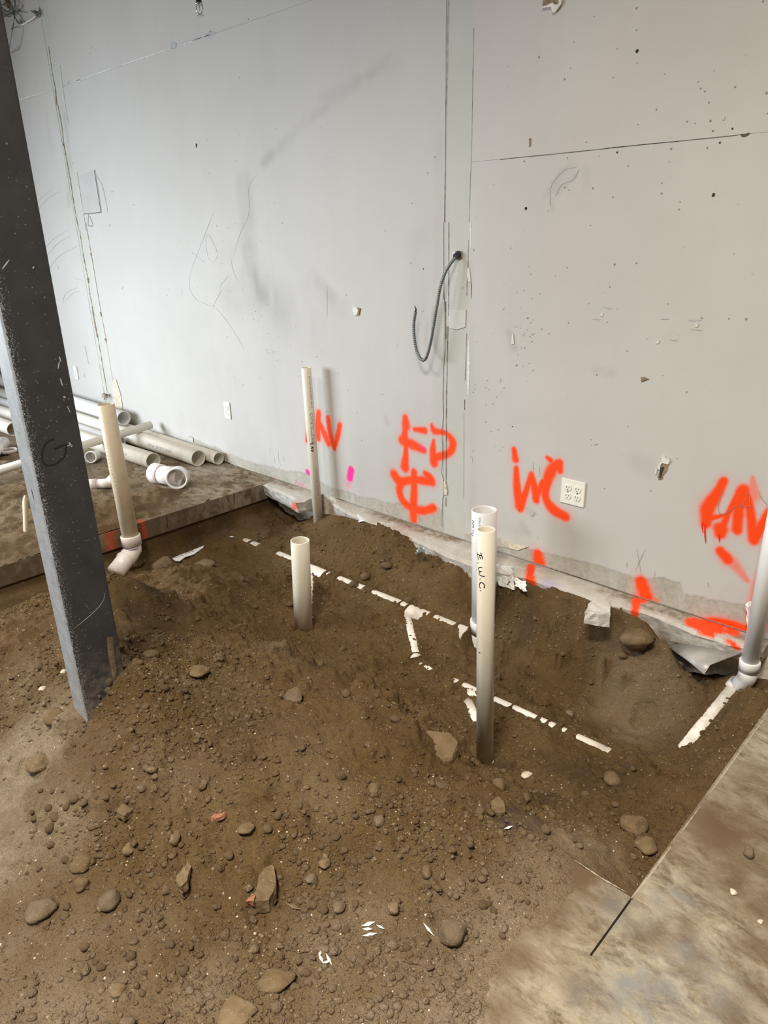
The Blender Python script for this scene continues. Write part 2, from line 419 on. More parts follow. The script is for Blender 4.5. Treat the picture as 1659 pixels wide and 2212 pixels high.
PNK_SOFT = [S_(c3, [(600, 835), (588, 880)], [32, 34], 3.072), S_(c3, [(250, 882), (290, 896)], 22, 3.072), S_(c3, [(80, 845), (130, 850)], 14, 3.072), S_(c3, [(1075, 625), (1090, 640)], 22, 3.072)]
GRM = [  # (points in photo px, width px, strength) soft smudges
    (cm([(500, 190), (520, 420), (530, 660)]), 34, .16), (cm([(545, 560), (560, 700), (620, 820)]), 26, .14), (cm([(420, 830), (620, 800), (700, 860)]), 50, .13),
    (cm([(620, 830), (700, 960)]), 60, .10), (cm([(900, 700), (1010, 830)]), 18, .10), (cm([(880, 760), (1060, 900)]), 24, .07), (cm([(610, 60), (660, 0)]), 14, .12),
    (cm([(850, 950), (980, 1100)]), 70, .05), (cm([(360, 620), (480, 560)]), 22, .06), ([(575, 352), (650, 270), (790, 170), (840, 120)], 14, .10),
    ([(690, 215), (780, 165), (860, 140)], 12, .07), (cm([(1540, 500), (1540, 900)]), 60, .06), ([(905, 520), (905, 760)], 30, .05),
    ([(1180, 420), (1230, 360)], 12, .10), ([(1205, 415), (1240, 380)], 10, .10), ([(1190, 430), (1194, 450)], 6, .10), ([(1265, 370), (1268, 410)], 12, .06),
    ([(140, 250), (150, 340), (148, 440)], 12, .16), ([(100, 250), (112, 330)], 14, .08), ([(390, 900), (395, 1000)], 20, .05), ([(470, 800), (520, 900), (540, 1000)], 60, .05),
    ([(1100, 720), (1110, 750)], 12, .22), ([(1290, 800), (1320, 806)], 14, .12), ([(585, 760), (590, 900)], 30, .05), ([(1290, 340), (1300, 400)], 12, .0),
    (c3([(840, 440), (850, 470)]), 8, .12), ([(1375, 995), (1400, 1010)], 26, .10), ([(1138, 1100), (1150, 1106)], 10, .16), ([(1128, 1130), (1140, 1150)], 10, .12),
    (c4([(200, 500), (340, 520)]), 14, .08), ([(1018, 700), (1020, 1120)], 12, .07), ([(950, 300), (948, 1000)], 20, .07), ([(230, 870), (250, 890)], 20, .15),
    (c1([(905, 400), (1000, 470)]), 10, .2), ([(160, 880), (180, 890)], 10, .0)]
GRM = [(wl(p, w), s) for p, w, s in GRM]
BARE = [(300, 925), (340, 936), (400, 952), (410, 942), (450, 962), (520, 990), (560, 1003), (667, 1024), (713, 1050), (788, 1076), (853, 1085), (947, 1098),
        (1000, 1150), (1073, 1162), (1110, 1180), (1195, 1196), (1270, 1214), (1358, 1244), (1380, 1250), (1469, 1254), (1477, 1282), (1612, 1309), (1700, 1320)]
BX = np.array([ony(*p)[0] for p in BARE]); BZ = np.array([ony(*p)[2] for p in BARE])
def marks(X, Z):
    o = np.zeros_like(X)
    for pts, w in ORG: o = np.maximum(o, seg_mask(X, Z, pts, w, .95))
    for pts, w in ORG_SOFT: o = np.maximum(o, .62*seg_mask(X, Z, pts, w, 1.5))
    halo = np.zeros_like(X)
    for pts, w in ORG: halo = np.maximum(halo, seg_mask(X, Z, pts, [q*1.45+.008 for q in w], 1.3))
    o = np.maximum(o, halo*.16*(.6+.8*vn(X*180, Z*180, 5)))
    p = np.zeros_like(X)
    for pts, w in PNK: p = np.maximum(p, seg_mask(X, Z, pts, w, .6))
    for pts, w in PNK_SOFT: p = np.maximum(p, .35*seg_mask(X, Z, pts, w, 1.4))
    g = np.zeros_like(X)
    for (pts, w), s in GRM: g = g+s*seg_mask(X, Z, pts, [q*1.5 for q in w], 1.6)*(.5+1.0*vn(X*22, Z*9, 8))
    # grey scuffing that fades up from the floor
    g = g+.10*sst(.35, .0, Z)*(vn(X*6, Z*3, 4) > .45)*vn(X*30, Z*8, 2)
    zt = np.interp(X, BX, BZ)+.018*fbm(X, Z*.3, 9, 3, 2)+.006*fbm(X, Z, 60, 2, 9)
    bare = sst(.003, -.003, Z-zt)*(.55+.45*vn(X*50, Z*4, 6))*(X > BX[0]-.1)
    return np.clip(np.stack([o, p, np.clip(g, 0, .6), bare*(1-.85*((X > -2.215) & (X < -2.07)))], 1), 0, 1)

def panel(name, x0, x1, z0, z1, step, mat, parent, yoff=0.0, thick=.0125, rough_edge=0.0, coarse=False):
    nx = max(2, int(round((x1-x0)/step))+1); nz = max(2, int(round((z1-z0)/step))+1)
    xs = np.linspace(x0, x1, nx); zs = np.linspace(z0, z1, nz); X, Z = np.meshgrid(xs, zs); X = X.ravel(); Z = Z.ravel()
    mk = marks(X, Z)
    xx = X.copy()
    if rough_edge:
        e = rough_edge*fbm(Z, Z*0, 14, 3, 11)
        xx = X+e*(np.exp(-(X-x0)/.02)+np.exp(-(x1-X)/.02))
    Y = D+yoff+.0022*mk[:, 3]+.0012*fbm(X, Z, 1.5, 3, 1)
    V = np.stack([xx, Y, Z], 1); n = nx*nz
    i = np.arange(nx-1); j = np.arange(nz-1); I, J = np.meshgrid(i, j); a = (J*nx+I).ravel()
    F = np.stack([a, a+1, a+nx+1, a+nx], 1)
    # skirt round the edge gives the sheet its thickness
    ring = list(range(nx))+[k*nx+nx-1 for k in range(1, nz)]+[(nz-1)*nx+k for k in range(nx-2, -1, -1)]+[k*nx for k in range(nz-2, 0, -1)]
    ring = np.array(ring); VA = V[ring].copy(); VB = VA.copy(); VB[:, 1] = D+yoff+thick
    m_ = len(ring); idx = np.arange(m_); nxt = (idx+1) % m_
    SK = np.stack([n+idx, n+m_+idx, n+m_+nxt, n+nxt], 1)
    V = np.concatenate([V, VA, VB]); F = np.concatenate([F, SK])
    me = bpy.data.meshes.new(name); me.from_pydata(V.tolist(), [], F.tolist()); me.update()
    set_attr(me, 'marks', np.concatenate([mk, mk[ring], mk[ring]]))
    me.polygons.foreach_set('use_smooth', np.arange(len(me.polygons)) < len(a))
    return link_mesh(name, me, mat, parent)

# ------------------------------------------------------------------ the room shell
bm = bmesh.new(); box(bm, (-15, D+.0145, -.35), (3.2, D+.16, 4.8))
wall = obj('wall_back', bm, M['paper']); tag(wall, kind='structure')
S1a, S1b = -5.93, -5.80; S2a, S2b = -2.212, -2.072
ZL, ZR = 2.532, 1.767; G = .0004; ZB = .012
panel('drywall_panel', -15, S1a-G, ZB, ZL-G, .03, M['wall'], wall)
panel('drywall_panel', -15, S1a-G, ZL+G, 4.8, .06, M['wall'], wall)
panel('joint_strip', S1a+G, S1b-G, ZB, 4.8, .02, M['joint'], wall, .0015, .0125, .004)
panel('drywall_panel', S1b+G, S2a-G, ZB, ZL-G, .0068, M['wall'], wall)
panel('drywall_panel', S1b+G, S2a-G, ZL+G, 4.8, .03, M['wall'], wall)
panel('joint_strip', S2a+G, S2b-G, ZB, 4.8, .007, M['joint'], wall, .0015, .0125, .003)
panel('drywall_panel', S2b+G, 3.2, ZR+G, 4.8, .03, M['wall'], wall)
panel('drywall_panel', S2b+G, -.25, ZB, ZR-G, .0055, M['wall'], wall)
panel('drywall_panel', -.25, 3.2, ZB, ZR-G, .03, M['wall'], wall)
bm = bmesh.new(); box(bm, (-15, -4.5, 4.8), (3.2, D+.16, 4.9)); tag(obj('ceiling', bm, M['ceil']), kind='structure')

# ribbons: thin drawn or torn lines lying on a surface
def resample(pts, n):
    pts = np.array(pts, float); d = np.r_[0, np.cumsum(np.hypot(*np.diff(pts, axis=0).T))]
    t = np.linspace(0, d[-1], n); return np.stack([np.interp(t, d, pts[:, 0]), np.interp(t, d, pts[:, 1])], 1)
def smoothline(pts, n):
    pts = [np.array(p, float) for p in pts]
    if len(pts) < 3: return resample(pts, n)
    out = []; P = [2*pts[0]-pts[1]]+pts+[2*pts[-1]-pts[-2]]
    for i in range(1, len(P)-2):
        for t in np.linspace(0, 1, 9)[:-1]:
            a, b, c, d = P[i-1:i+3]; out.append(.5*((2*b)+(c-a)*t+(2*a-5*b+4*c-d)*t*t+(3*b-a-3*c+d)*t**3))
    out.append(P[-2]); return resample(out, n)
def wall_surf(off=.0):
    def f(x, y):
        return ony(x, y, D-.0014-off), np.array([0, -1.0, 0])
    return f
def cyl_surf(A, B, r, off=.0006):
    A = np.array(A, float); a = np.array(B, float)-A; a /= np.linalg.norm(a)
    def f(x, y):
        d = ray(x, y); d = d/np.linalg.norm(d); o = C0-A
        d1 = d-a*(d@a); o1 = o-a*(o@a); qa = d1@d1; qb = 2*d1@o1; qc = o1@o1-(r+off)**2
        disc = max(qb*qb-4*qa*qc, 0); t = (-qb-math.sqrt(disc))/(2*qa); P = C0+d*t; n = (P-A)-a*((P-A)@a)
        return P, n/np.linalg.norm(n)
    return f
def plane_surf(P0, nrm, off=.0006):
    P0 = np.array(P0, float); nrm = np.array(nrm, float)
    def f(x, y):
        d = ray(x, y); t = ((P0+nrm*off-C0)@nrm)/(d@nrm); return C0+d*t, nrm
    return f
def ribbon(vs, fs, surf, pts, w, n=None, taper=True, smooth=True, jit=0):
    L = sum(math.dist(pts[i], pts[i+1]) for i in range(len(pts)-1)); n = n or max(4, min(60, int(L/4)))
    q = smoothline(pts, n) if smooth else resample(pts, n)
    PN = [surf(*p) for p in q]; base = len(vs)
    for i, (P, nn) in enumerate(PN):
        a = PN[max(i-1, 0)][0]; b = PN[min(i+1, n-1)][0]; t = b-a; t = t/(np.linalg.norm(t)+1e-9); s = np.cross(nn, t)
        ww = w/2*(1 if not taper else min(1, .35+3*min(i, n-1-i)/n))*(1+jit*random.uniform(-1, 1))
        vs += [P-s*ww, P+s*ww]
    for i in range(n-1):
        k = base+2*i; fs.append([k, k+1, k+3, k+2])
def strokes(name, surf, lines, mat, parent, w=.002, **k):
    vs, fs = [], []
    for l in lines:
        ww = w
        if isinstance(l, tuple) and isinstance(l[1], float): l, ww = l
        ribbon(vs, fs, surf, l, ww, **k)
    o = pyobj(name, vs, fs, mat, parent)
    if len(lines) > 1: o['kind'] = 'stuff'
    return o
WS = wall_surf()
crk = strokes('open_joint', WS, [
    (c8([(372, 0), (372, 420), (374, 520), (385, 560), (388, 840), (372, 1000), (368, 1200), (372, 1330), (362, 1420), (366, 1600), (360, 1720), (378, 1770)]), .0022),
    (c8([(408, 0), (406, 640)]), .0025), (c8([(402, 710), (392, 1200), (390, 1760)]), .0035), (c8([(385, 540), (388, 800)]), .004),
    (c8([(545, 120), (530, 500)]), .002), (c8([(562, 410), (562, 520)]), .003), (c8([(530, 760), (520, 1080)]), .0022), (c8([(516, 1210), (516, 1280)]), .004),
    (c8([(378, 1770), (384, 1855), (366, 1880), (362, 2080)]), .002), (c8([(390, 1880), (388, 1940)]), .003), (c8([(512, 1300), (510, 1880)]), .0012),
    ([(968, 0), (966, 120), (962, 300), (960, 480)], .0022), ([(1023, 60), (1019, 300), (1013, 480)], .0015),
    (c6([(0, 988), (160, 970), (330, 955), (650, 920), (900, 893), (1280, 857), (1400, 845), (1540, 826)]), .0016), (c6([(650, 918), (900, 893), (1100, 874)]), .002),
    (c6([(1490, 832), (1510, 845), (1545, 825)]), .006)], M['crack'], wall, taper=False, jit=.35, smooth=False)
strokes('open_joint', WS, [
    (c2([(290, 280), (310, 430), (332, 540)]), .006), (c2([(330, 540), (338, 630)]), .018), (c2([(345, 630), (368, 750), (380, 870)]), .009), (c2([(380, 860), (392, 930)]), .02),
    (c2([(392, 930), (420, 1080), (440, 1220)]), .008), (c2([(440, 1220), (470, 1380)]), .006), (c2([(360, 390), (385, 590), (410, 740)]), .003), (c2([(460, 1030), (515, 1380)]), .004),
    (c5([(575, 530), (600, 700), (635, 880), (650, 1000), (668, 1080)]), .006), (c5([(635, 870), (640, 910)]), .02), (c5([(666, 1080), (678, 1160), (690, 1230), (705, 1300)]), .018),
    (c5([(705, 1290), (740, 1500), (775, 1700)]), .006), (c5([(620, 470), (660, 700), (720, 1060), (770, 1330)]), .006), (c5([(655, 690), (660, 715)]), .015), (c5([(725, 1120), (733, 1150)]), .03),
    (c5([(762, 1310), (768, 1340)]), .03), (c5([(770, 1330), (800, 1520), (815, 1620)]), .003), (c5([(822, 1600), (830, 1720), (850, 1850), (870, 1920)]), .012)],
    M['tear'], wall, taper=False, jit=.5, smooth=False)
strokes('plaster_ridge', WS, [
    (c2([(90, 604), (290, 543)]), .005), (c2([(430, 493), (680, 405)]), .005), (c2([(730, 387), (1030, 287)]), .006), (c2([(1050, 280), (1260, 205)]), .004),
    (c2([(455, 486), (480, 478)]), .014), (c8([(555, 0), (560, 180)]), .010), (c8([(545, 800), (540, 1180)]), .012), (c8([(545, 420), (560, 400)]), .006)], M['white'], wall, taper=True, jit=.4, smooth=False)
strokes('brown_tape_tear', WS, [(c2([(1015, 275), (1055, 268)]), .035), (c2([(1060, 266), (1210, 222)]), .006), (c2([(1215, 214), (1290, 196)]), .022), (c2([(400, 495), (415, 490)]), .02),
    (c2([(372, 520), (385, 508)]), .018), (c2([(1300, 188), (1440, 145), (1540, 110)]), .006)], M['scuff'], wall, taper=True, jit=.3, smooth=False)
lines_px = [cm([(328, 333), (190, 690)]), cm([(190, 690), (185, 780), (225, 850), (268, 870)]), cm([(268, 868), (300, 885), (322, 880)]), cm([(322, 882), (395, 965), (470, 1080), (498, 1140)]),
    cm([(570, 130), (528, 200), (528, 350), (480, 460), (440, 590)]), cm([(410, 710), (370, 760), (362, 785)]), cm([(375, 785), (330, 870), (320, 910)]), cm([(198, 575), (280, 640)]),
    cm([(980, 770), (980, 960)]), cm([(420, 600), (440, 690), (465, 740)]), cm([(325, 640), (345, 580), (300, 480), (280, 490), (290, 600), (325, 640)]), cm([(140, 770), (142, 830)])]
strokes('scratch', WS, [(l, .0022) for l in lines_px], M['scuff'], wall)
pen = [c4([(945, 620), (972, 775)]), c4([(990, 622), (938, 735)]), c4([(892, 690), (890, 722)]), c4([(1043, 740), (1043, 780)]), c4([(382, 145), (382, 200)]), c4([(415, 160), (418, 230)]),
    c4([(365, 430), (370, 450), (378, 430), (382, 448), (390, 420), (380, 450)]), c4([(392, 418), (400, 435)]), c4([(1420, 285), (1390, 370), (1392, 420), (1420, 432), (1475, 395), (1510, 375)]),
    c4([(1500, 415), (1530, 360), (1554, 308), (1560, 420)]), c4([(1505, 385), (1580, 395)]), c4([(1605, 300), (1620, 340), (1659, 385)]), c4([(405, 550), (408, 565)]), c4([(695, 22), (697, 24)]),
    c4([(708, 55), (735, 48)]), c3([(70, 635), (72, 675)]), c3([(100, 690), (104, 745)]), c3([(125, 660), (130, 720), (145, 760)]), c3([(160, 690), (168, 730)]), c3([(797, 282), (830, 282)]),
    c4([(1330, 800), (1335, 830)]), c3([(1395, 695), (1415, 700), (1412, 740)]), c3([(1022, 985), (1022, 1055)])]
strokes('pencil_mark', WS, [(l, .0016) for l in pen], M['pencil'], wall)
arcs = [(c5([(345, 830), (400, 740), (480, 680), (560, 642)]), .006), (c5([(330, 650), (400, 580), (495, 522)]), .006), (c5([(340, 710), (420, 620), (510, 570)]), .004),
    (c5([(250, 350), (300, 290), (370, 235)]), .005), (c5([(258, 410), (320, 320), (400, 262), (445, 245)]), .006), (c5([(700, 135), (740, 210), (780, 400)]), .008),
    (c5([(450, 1050), (480, 980), (560, 940)]), .004), (c5([(470, 1040), (530, 980), (590, 970)]), .004), (c5([(225, 230), (280, 140)]), .004), (c5([(640, 250), (660, 246)]), .01),
    (c5([(795, 247), (822, 247)]), .01), (c5([(695, 358), (715, 350)]), .01), (c5([(950, 345), (970, 345)]), .008), (c5([(787, 500), (795, 485)]), .006), (c5([(880, 955), (888, 935)]), .006),
    (c5([(612, 1360), (625, 1430), (640, 1495)]), .010), (c5([(415, 780), (425, 815)]), .005), (c5([(605, 1560), (612, 1590)]), .012), (c5([(525, 870), (610, 895)]), .003),
    (c6([(310, 1270), (305, 1180), (330, 1120), (400, 1045), (470, 1035)]), .008), (c6([(345, 1210), (380, 1140), (450, 1110), (490, 1045)]), .006),
    (c7([(705, 275), (755, 288)]), .006), (c7([(1035, 346), (1085, 346)]), .004), (c7([(1198, 354), (1270, 352)]), .006), (c7([(1210, 405), (1280, 412)]), .005), (c7([(1090, 465), (1135, 470)]), .004), (c7([(640, 345), (690, 350)]), .003)]
strokes('rubber_scuff', WS, arcs, M['scuff'], wall)
# spatter of small dark dabs and nail holes
def dabs(name, pts, mat, parent, r=.003, el=1.0, ang=0, off=.0004, jit=.4):
    vs, fs = [], []
    for p in pts:
        rr = (p[2] if len(p) > 2 else r)*(1+random.uniform(-jit, jit)); P = ony(p[0], p[1], D-.0012-off); k = len(vs); a = ang+random.uniform(-.3, .3)
        for q in range(8):
            u = rr*math.cos(q*math.pi/4)*random.uniform(.85, 1.15); v = rr*el*math.sin(q*math.pi/4)*random.uniform(.85, 1.15)
            vs.append(P+np.array([u*math.cos(a)-v*math.sin(a), 0, u*math.sin(a)+v*math.cos(a)]))
        fs.append([k+q for q in range(8)])
    return tag(pyobj(name, vs, fs, mat, parent), kind='stuff')
nails = c6([(843, 50), (583, 100), (844, 186), (724, 301), (240, 353), (434, 422), (399, 490), (1019, 458), (1226, 506), (1242, 547), (1268, 566), (1455, 538), (1292, 635), (968, 678),
    (1156, 752), (1207, 764), (1302, 748), (1317, 810), (854, 771), (533, 880), (1058, 921), (1282, 915), (1047, 1001), (612, 966), (416, 978), (792, 1027), (1001, 1133), (999, 1197), (574, 1164),
    (426, 1176), (400, 1160), (697, 1220), (1114, 1248), (1107, 1296), (161, 1288), (558, 1394), (1628, 8), (1650, 575), (1655, 702), (700, 480)]) + \
    c7([(896, 22), (494, 48), (770, 30), (427, 97), (619, 256), (223, 281), (267, 341), (503, 367), (1078, 258), (742, 160), (1431, 344), (1532, 346), (1275, 340), (250, 513), (204, 615), (297, 434), (291, 477),
    (843, 530), (667, 669), (266, 706), (1187, 769), (846, 967), (178, 969), (634, 1044), (634, 1076), (1133, 1152), (711, 1327), (978, 1340), (348, 404)]) + \
    c2([(537, 320), (545, 285), (320, 392), (332, 368), (1429, 463), (1647, 771), (1235, 838), (1431, 810), (1407, 963), (1482, 115), (1256, 188), (400, 845), (432, 978), (425, 1000), (435, 975)]) + \
    cm([(720, 406), (452, 50), (341, 422), (1561, 117), (1603, 25), (1316, 451), (1472, 292), (1465, 637), (1537, 672), (518, 418)]) + c8([(235, 318), (578, 190), (575, 1162), (843, 1395), (660, 1365), (870, 975), (505, 448)])
dabs('nail_hole', nails, M['pencil'], wall, .0027)
dabs('nail_hole', [(1376, 110, .0055), (1132, 348, .004), (1541, 421, .005), (1555, 308, .004), (1582, 278, .004), (1333, 329, .005), (1136, 450, .005), (424, 313, .006), (424, 318, .006)], M['hole'], wall)
spat = cm([(355, 450, ), (375, 512), (375, 560), (345, 605), (125, 505), (142, 535), (172, 538), (262, 548), (272, 575), (455, 350), (445, 382), (448, 410), (505, 342), (490, 410), (372, 640), (200, 583),
    (532, 603), (628, 712), (490, 790), (418, 800), (555, 880), (565, 918), (548, 930), (590, 905), (635, 875), (600, 940), (670, 895), (640, 1045), (402, 1065), (450, 875), (715, 980), (630, 1140), (690, 1200), (765, 1115), (55, 825), (65, 790), (490, 960), (705, 1060), (640, 1158), (670, 1150)])
spat += [(random.gauss(1120, 30), random.gauss(700, 70)) for _ in range(26)]+[(random.gauss(690, 130), random.gauss(800, 90)) for _ in range(34)]+[(random.uniform(1020, 1100), random.uniform(820, 1000)) for _ in range(22)]
dabs('dirt_speck', spat, M['scuff'], wall, .0042, .45, .5)
spat2 = [(random.gauss(470, 120), random.gauss(520, 160), random.uniform(.0015, .003)) for _ in range(90)]+[(random.uniform(950, 1640), random.uniform(30, 1100), random.uniform(.001, .0022)) for _ in range(90)]
dabs('dirt_speck', spat2, M['scuff'], wall, .003, .5, .6)
# run of wet paint
strokes('paint_run', WS, [(c4([(1303, 470), (1300, 500), (1306, 535)]), .0045), (c4([(1316, 480), (1316, 540), (1321, 590)]), .006), (c4([(1393, 535), (1394, 585)]), .0045), (c4([(305, 400), (306, 418)]), .003)], M['orange_wet'], wall)
def blob(name, pts, yo, mat, parent=None, th=.002, f=None, Y=D):
    """flat shape given by its outline on the wall, with thickness th proud of the wall"""
    P = [ony(x, y, Y) for x, y in pts]; n = len(P); vs = [(p[0], Y-yo-th, p[2]) for p in P]+[(p[0], Y-yo, p[2]) for p in P]
    fs = [list(range(n))]+[[i, n+i, n+(i+1) % n, (i+1) % n] for i in range(n)]
    return pyobj(name, vs, fs, mat, parent)
blob('patch_panel', c5([(572, 132), (684, 92), (732, 398), (608, 408)]), .0012, M['patch'], wall, .003)
strokes('pencil_mark', wall_surf(.003), [(c5([(684, 92), (732, 398), (608, 410)]), .005)], M['crack'], wall, taper=False, smooth=False)
strokes('pencil_mark', WS, [(c5([(640, 410), (636, 495), (675, 497), (650, 425)]), .004)], M['crack'], wall, taper=False, smooth=False)
blob('tape_patch', c8([(412, 598), (528, 598), (524, 715), (470, 732), (412, 722)]), .0016, M['tape'], wall, .0012)
blob('drywall_chip', c8([(378, 1772), (388, 1760), (402, 1840), (398, 1862), (384, 1858)]), .0012, M['paper'], wall, .004)
blob('drywall_chip', c8([(540, 310), (552, 315), (562, 405), (545, 408), (538, 380)]), .0012, M['white'], wall, .003)
# chips, dents and holes broken into the sheet
blob('plaster_chip', cm([(1132, 892), (1148, 890), (1170, 905), (1166, 936), (1140, 940), (1133, 915)]), .0012, M['white'], wall, .004)
blob('dark_hole', cm([(1160, 895), (1176, 900), (1168, 940), (1155, 940), (1163, 915)]), .0013, M['tear'], wall, .0045)
blob('paper_dent', c7([(925, 682), (940, 680), (970, 694), (945, 700), (926, 710)]), .0012, M['tear'], wall, .003)
blob('paper_dent', c6([(182, 858), (192, 855), (192, 905), (182, 908)]), .0012, M['tear'], wall, .002)
blob('paper_dent', c6([(1378, 725), (1392, 725), (1388, 745), (1380, 742)]), .0012, M['paper'], wall, .002)
blob('broken_hole', c4([(1088, 150), (1120, 155), (1108, 195), (1090, 215), (1085, 238), (1065, 242), (1060, 222), (1072, 190)]), .0013, M['tear'], wall, .002)
blob('broken_hole', c4([(1080, 170), (1098, 172), (1086, 205), (1080, 232), (1070, 232), (1072, 200)]), .0036, M['hole'], wall, .0006)
blob('plaster_chip', c4([(1085, 112), (1100, 112), (1105, 128), (1120, 122), (1128, 140), (1118, 158), (1088, 150), (1078, 160), (1072, 190), (1062, 180), (1068, 160), (1085, 140)]), .0013, M['white'], wall, .005)
blob('plaster_chip', c4([(1050, 175), (1058, 180), (1052, 215), (1046, 210)]), .0013, M['white'], wall, .003)
blob('broken_hole', c6([(270, -10), (372, -10), (372, 28), (350, 30), (330, 22), (285, 42), (264, 48)]), .0013, M['tear'], wall, .002)
blob('plaster_chip', c6([(372, -10), (392, 0), (385, 30), (350, 78), (332, 80), (325, 45), (290, 50), (266, 56), (270, 42), (300, 36), (330, 20), (352, 32), (372, 26)]), .0013, M['white'], wall, .009)
for q in ([(1018, 470), (1030, 472), (1028, 486), (1012, 488)], [(692, 315), (705, 315), (704, 328), (690, 327)], [(1242, 370), (1258, 376), (1252, 392), (1240, 392)], [(715, 357), (730, 360), (722, 368)], [(178, 440), (186, 430), (190, 490), (176, 492)]):
    blob('plaster_chip', c7(q), .0012, M['white'], wall, .002)
# torn curl of corner tape hanging at the foot of the far joint
vs = []; fs = []
for i, (x, y) in enumerate(smoothline(c1([(725, 115), (735, 240), (765, 385)]), 14)):
    w = 5+9*math.sin(i/13*math.pi); a = ony(x-w*.2, y, D-.004-.03*math.sin(i/13*3.1)); b = ony(x+w, y, D-.004); vs += [a, b]
for i in range(13): fs.append([2*i, 2*i+1, 2*i+3, 2*i+2])
pyobj('torn_tape', vs, fs, M['paper'], wall, True)
blob('torn_paper', c1([(465, 262), (480, 255), (520, 258), (548, 290), (565, 300), (600, 270), (640, 262), (660, 320), (640, 345), (600, 320), (540, 330), (475, 310)]), .0013, M['paper'], wall, .002)
blob('torn_paper', c4([(185, 560), (240, 570), (280, 590), (360, 605), (300, 625), (250, 612), (188, 600)]), .0013, M['paper'], wall, .003)
blob('torn_paper', c1([(1210, 488), (1235, 490), (1240, 520), (1300, 545), (1400, 590), (1300, 575), (1180, 545)]), .0012, M['patch'], wall, .002)

# ------------------------------------------------------------------ floor slab with the sawn trench
TX0, TX1, TY0 = -3.62, -0.472, 1.300
xs = sorted(set(np.round(np.r_[np.linspace(-15, TX0, 46), np.linspace(TX0, -1.7, 16), np.arange(-1.7, TX1, .0132), TX1, TX1+.005, np.arange(TX1+.005, .5, .0132), np.linspace(.5, 3.2, 12)], 5)))
ys = sorted(set(np.round(np.r_[np.linspace(-4.5, .3, 20), .35, np.arange(.42, 1.09, .0132), 1.10, np.arange(1.11, 1.29, .0132), TY0, TY0+.004, np.arange(1.315, D-.001, .0132), D+.012], 5)))
xs = np.array(xs); ys = np.array(ys)
NX, NY = len(xs), len(ys)
XX, YY = np.meshgrid(xs, ys); cxm = (XX[:-1, :-1]+XX[1:, 1:])/2; cym = (YY[:-1, :-1]+YY[1:, 1:])/2
gone = (cxm > TX0) & (cxm < TX1) & (cym > TY0)
gone |= (cxm > TX0) & (cxm < -2.9) & (cym > .35)                       # the trench runs on toward the left side
gone |= (cxm > TX1) & (cxm < TX1+.005) & (cym > 1.10) & (cym < TY0+.0) # overcut of the saw
keep = ~gone
bm = bmesh.new(); used = {}
vid = -np.ones((NY, NX), int); vl = []
for j in range(NY-1):
    for i in range(NX-1):
        if keep[j, i]:
            q = []
            for (jj, ii) in ((j, i), (j, i+1), (j+1, i+1), (j+1, i)):
                if vid[jj, ii] < 0: vid[jj, ii] = len(vl); vl.append(bm.verts.new((XX[jj, ii], YY[jj, ii], 0)))
                q.append(vl[vid[jj, ii]])
            bm.faces.new(q)
r = bmesh.ops.extrude_face_region(bm, geom=bm.faces[:])
low = [g for g in r['geom'] if isinstance(g, bmesh.types.BMVert)]
bmesh.ops.translate(bm, vec=(0, 0, -.105), verts=low)
bmesh.ops.recalc_face_normals(bm, faces=bm.faces[:])
me = bpy.data.meshes.new('floor'); bm.to_mesh(me); bm.free()
co = np.empty(len(me.vertices)*3); me.vertices.foreach_get('co', co); co = co.reshape(-1, 3); X, Y = co[:, 0], co[:, 1]
def blobs(X, Y, lst, z=0.0):
    o = np.zeros_like(X)
    for b in lst:
        px, py, rad = b[:3]; s = b[3] if len(b) > 3 else 1.0; P = onz(px, py, z)
        o = np.maximum(o, s*np.exp(-(((X-P[0])**2+(Y-P[1])**2)/rad**2)))
    return o
wob = .03*fbm(X, Y, 7, 4, 3)
dust = blobs(X+wob, Y-wob, [(1560, 1790, .17), (1630, 1700, .12, .8), (1480, 1760, .10, .85), (1600, 1900, .12, .9), (1655, 1960, .08, .9), (1430, 1830, .07, .7), (1640, 2050, .06, .8), (1250, 1870, .12, 1.2), (1140, 1960, .12, 1.2), (1100, 2060, .08, 1.0),
    (1280, 2010, .04, .5), (1400, 2010, .06, .6), (1500, 2080, .04, .5), (1240, 2120, .05, .55), (1580, 2180, .04, .6), (1080, 2180, .06, .8), (1480, 2000, .05, .6), (1640, 2150, .05, .6)])
dust = np.maximum(dust, np.where(X < -1.6, .85-.6*sst(1.9, 2.4, Y), 0)); dust = np.maximum(dust, .35*(X > -.4)*(Y > 1.75))
dust = np.maximum(dust, .8*sst(-.06, 0, co[:, 2])*0)
stain = blobs(X+wob, Y+wob, [(1380, 2180, .10), (1420, 2120, .06), (1470, 2110, .07), (1540, 2140, .08), (1350, 2130, .06), (1250, 2150, .03), (1420, 1950, .05, .9), (1480, 1940, .04, .8), (1310, 1950, .045), (1340, 2000, .03), (1320, 1920, .03), (1500, 2200, .05), (1480, 2060, .05), (1385, 2000, .04, .8)])
org = np.where(X < TX0+.01, blobs(X, Y, [(309, 1129, .016, .8), (235, 1150, .03, .4), (423, 1037, .018, .9)]), 0)
set_attr(me, 'slab', np.clip(np.stack([dust, stain, org, stain*0], 1), 0, 1))
floor = link_mesh('floor', me, M['concrete']); tag(floor, kind='structure')

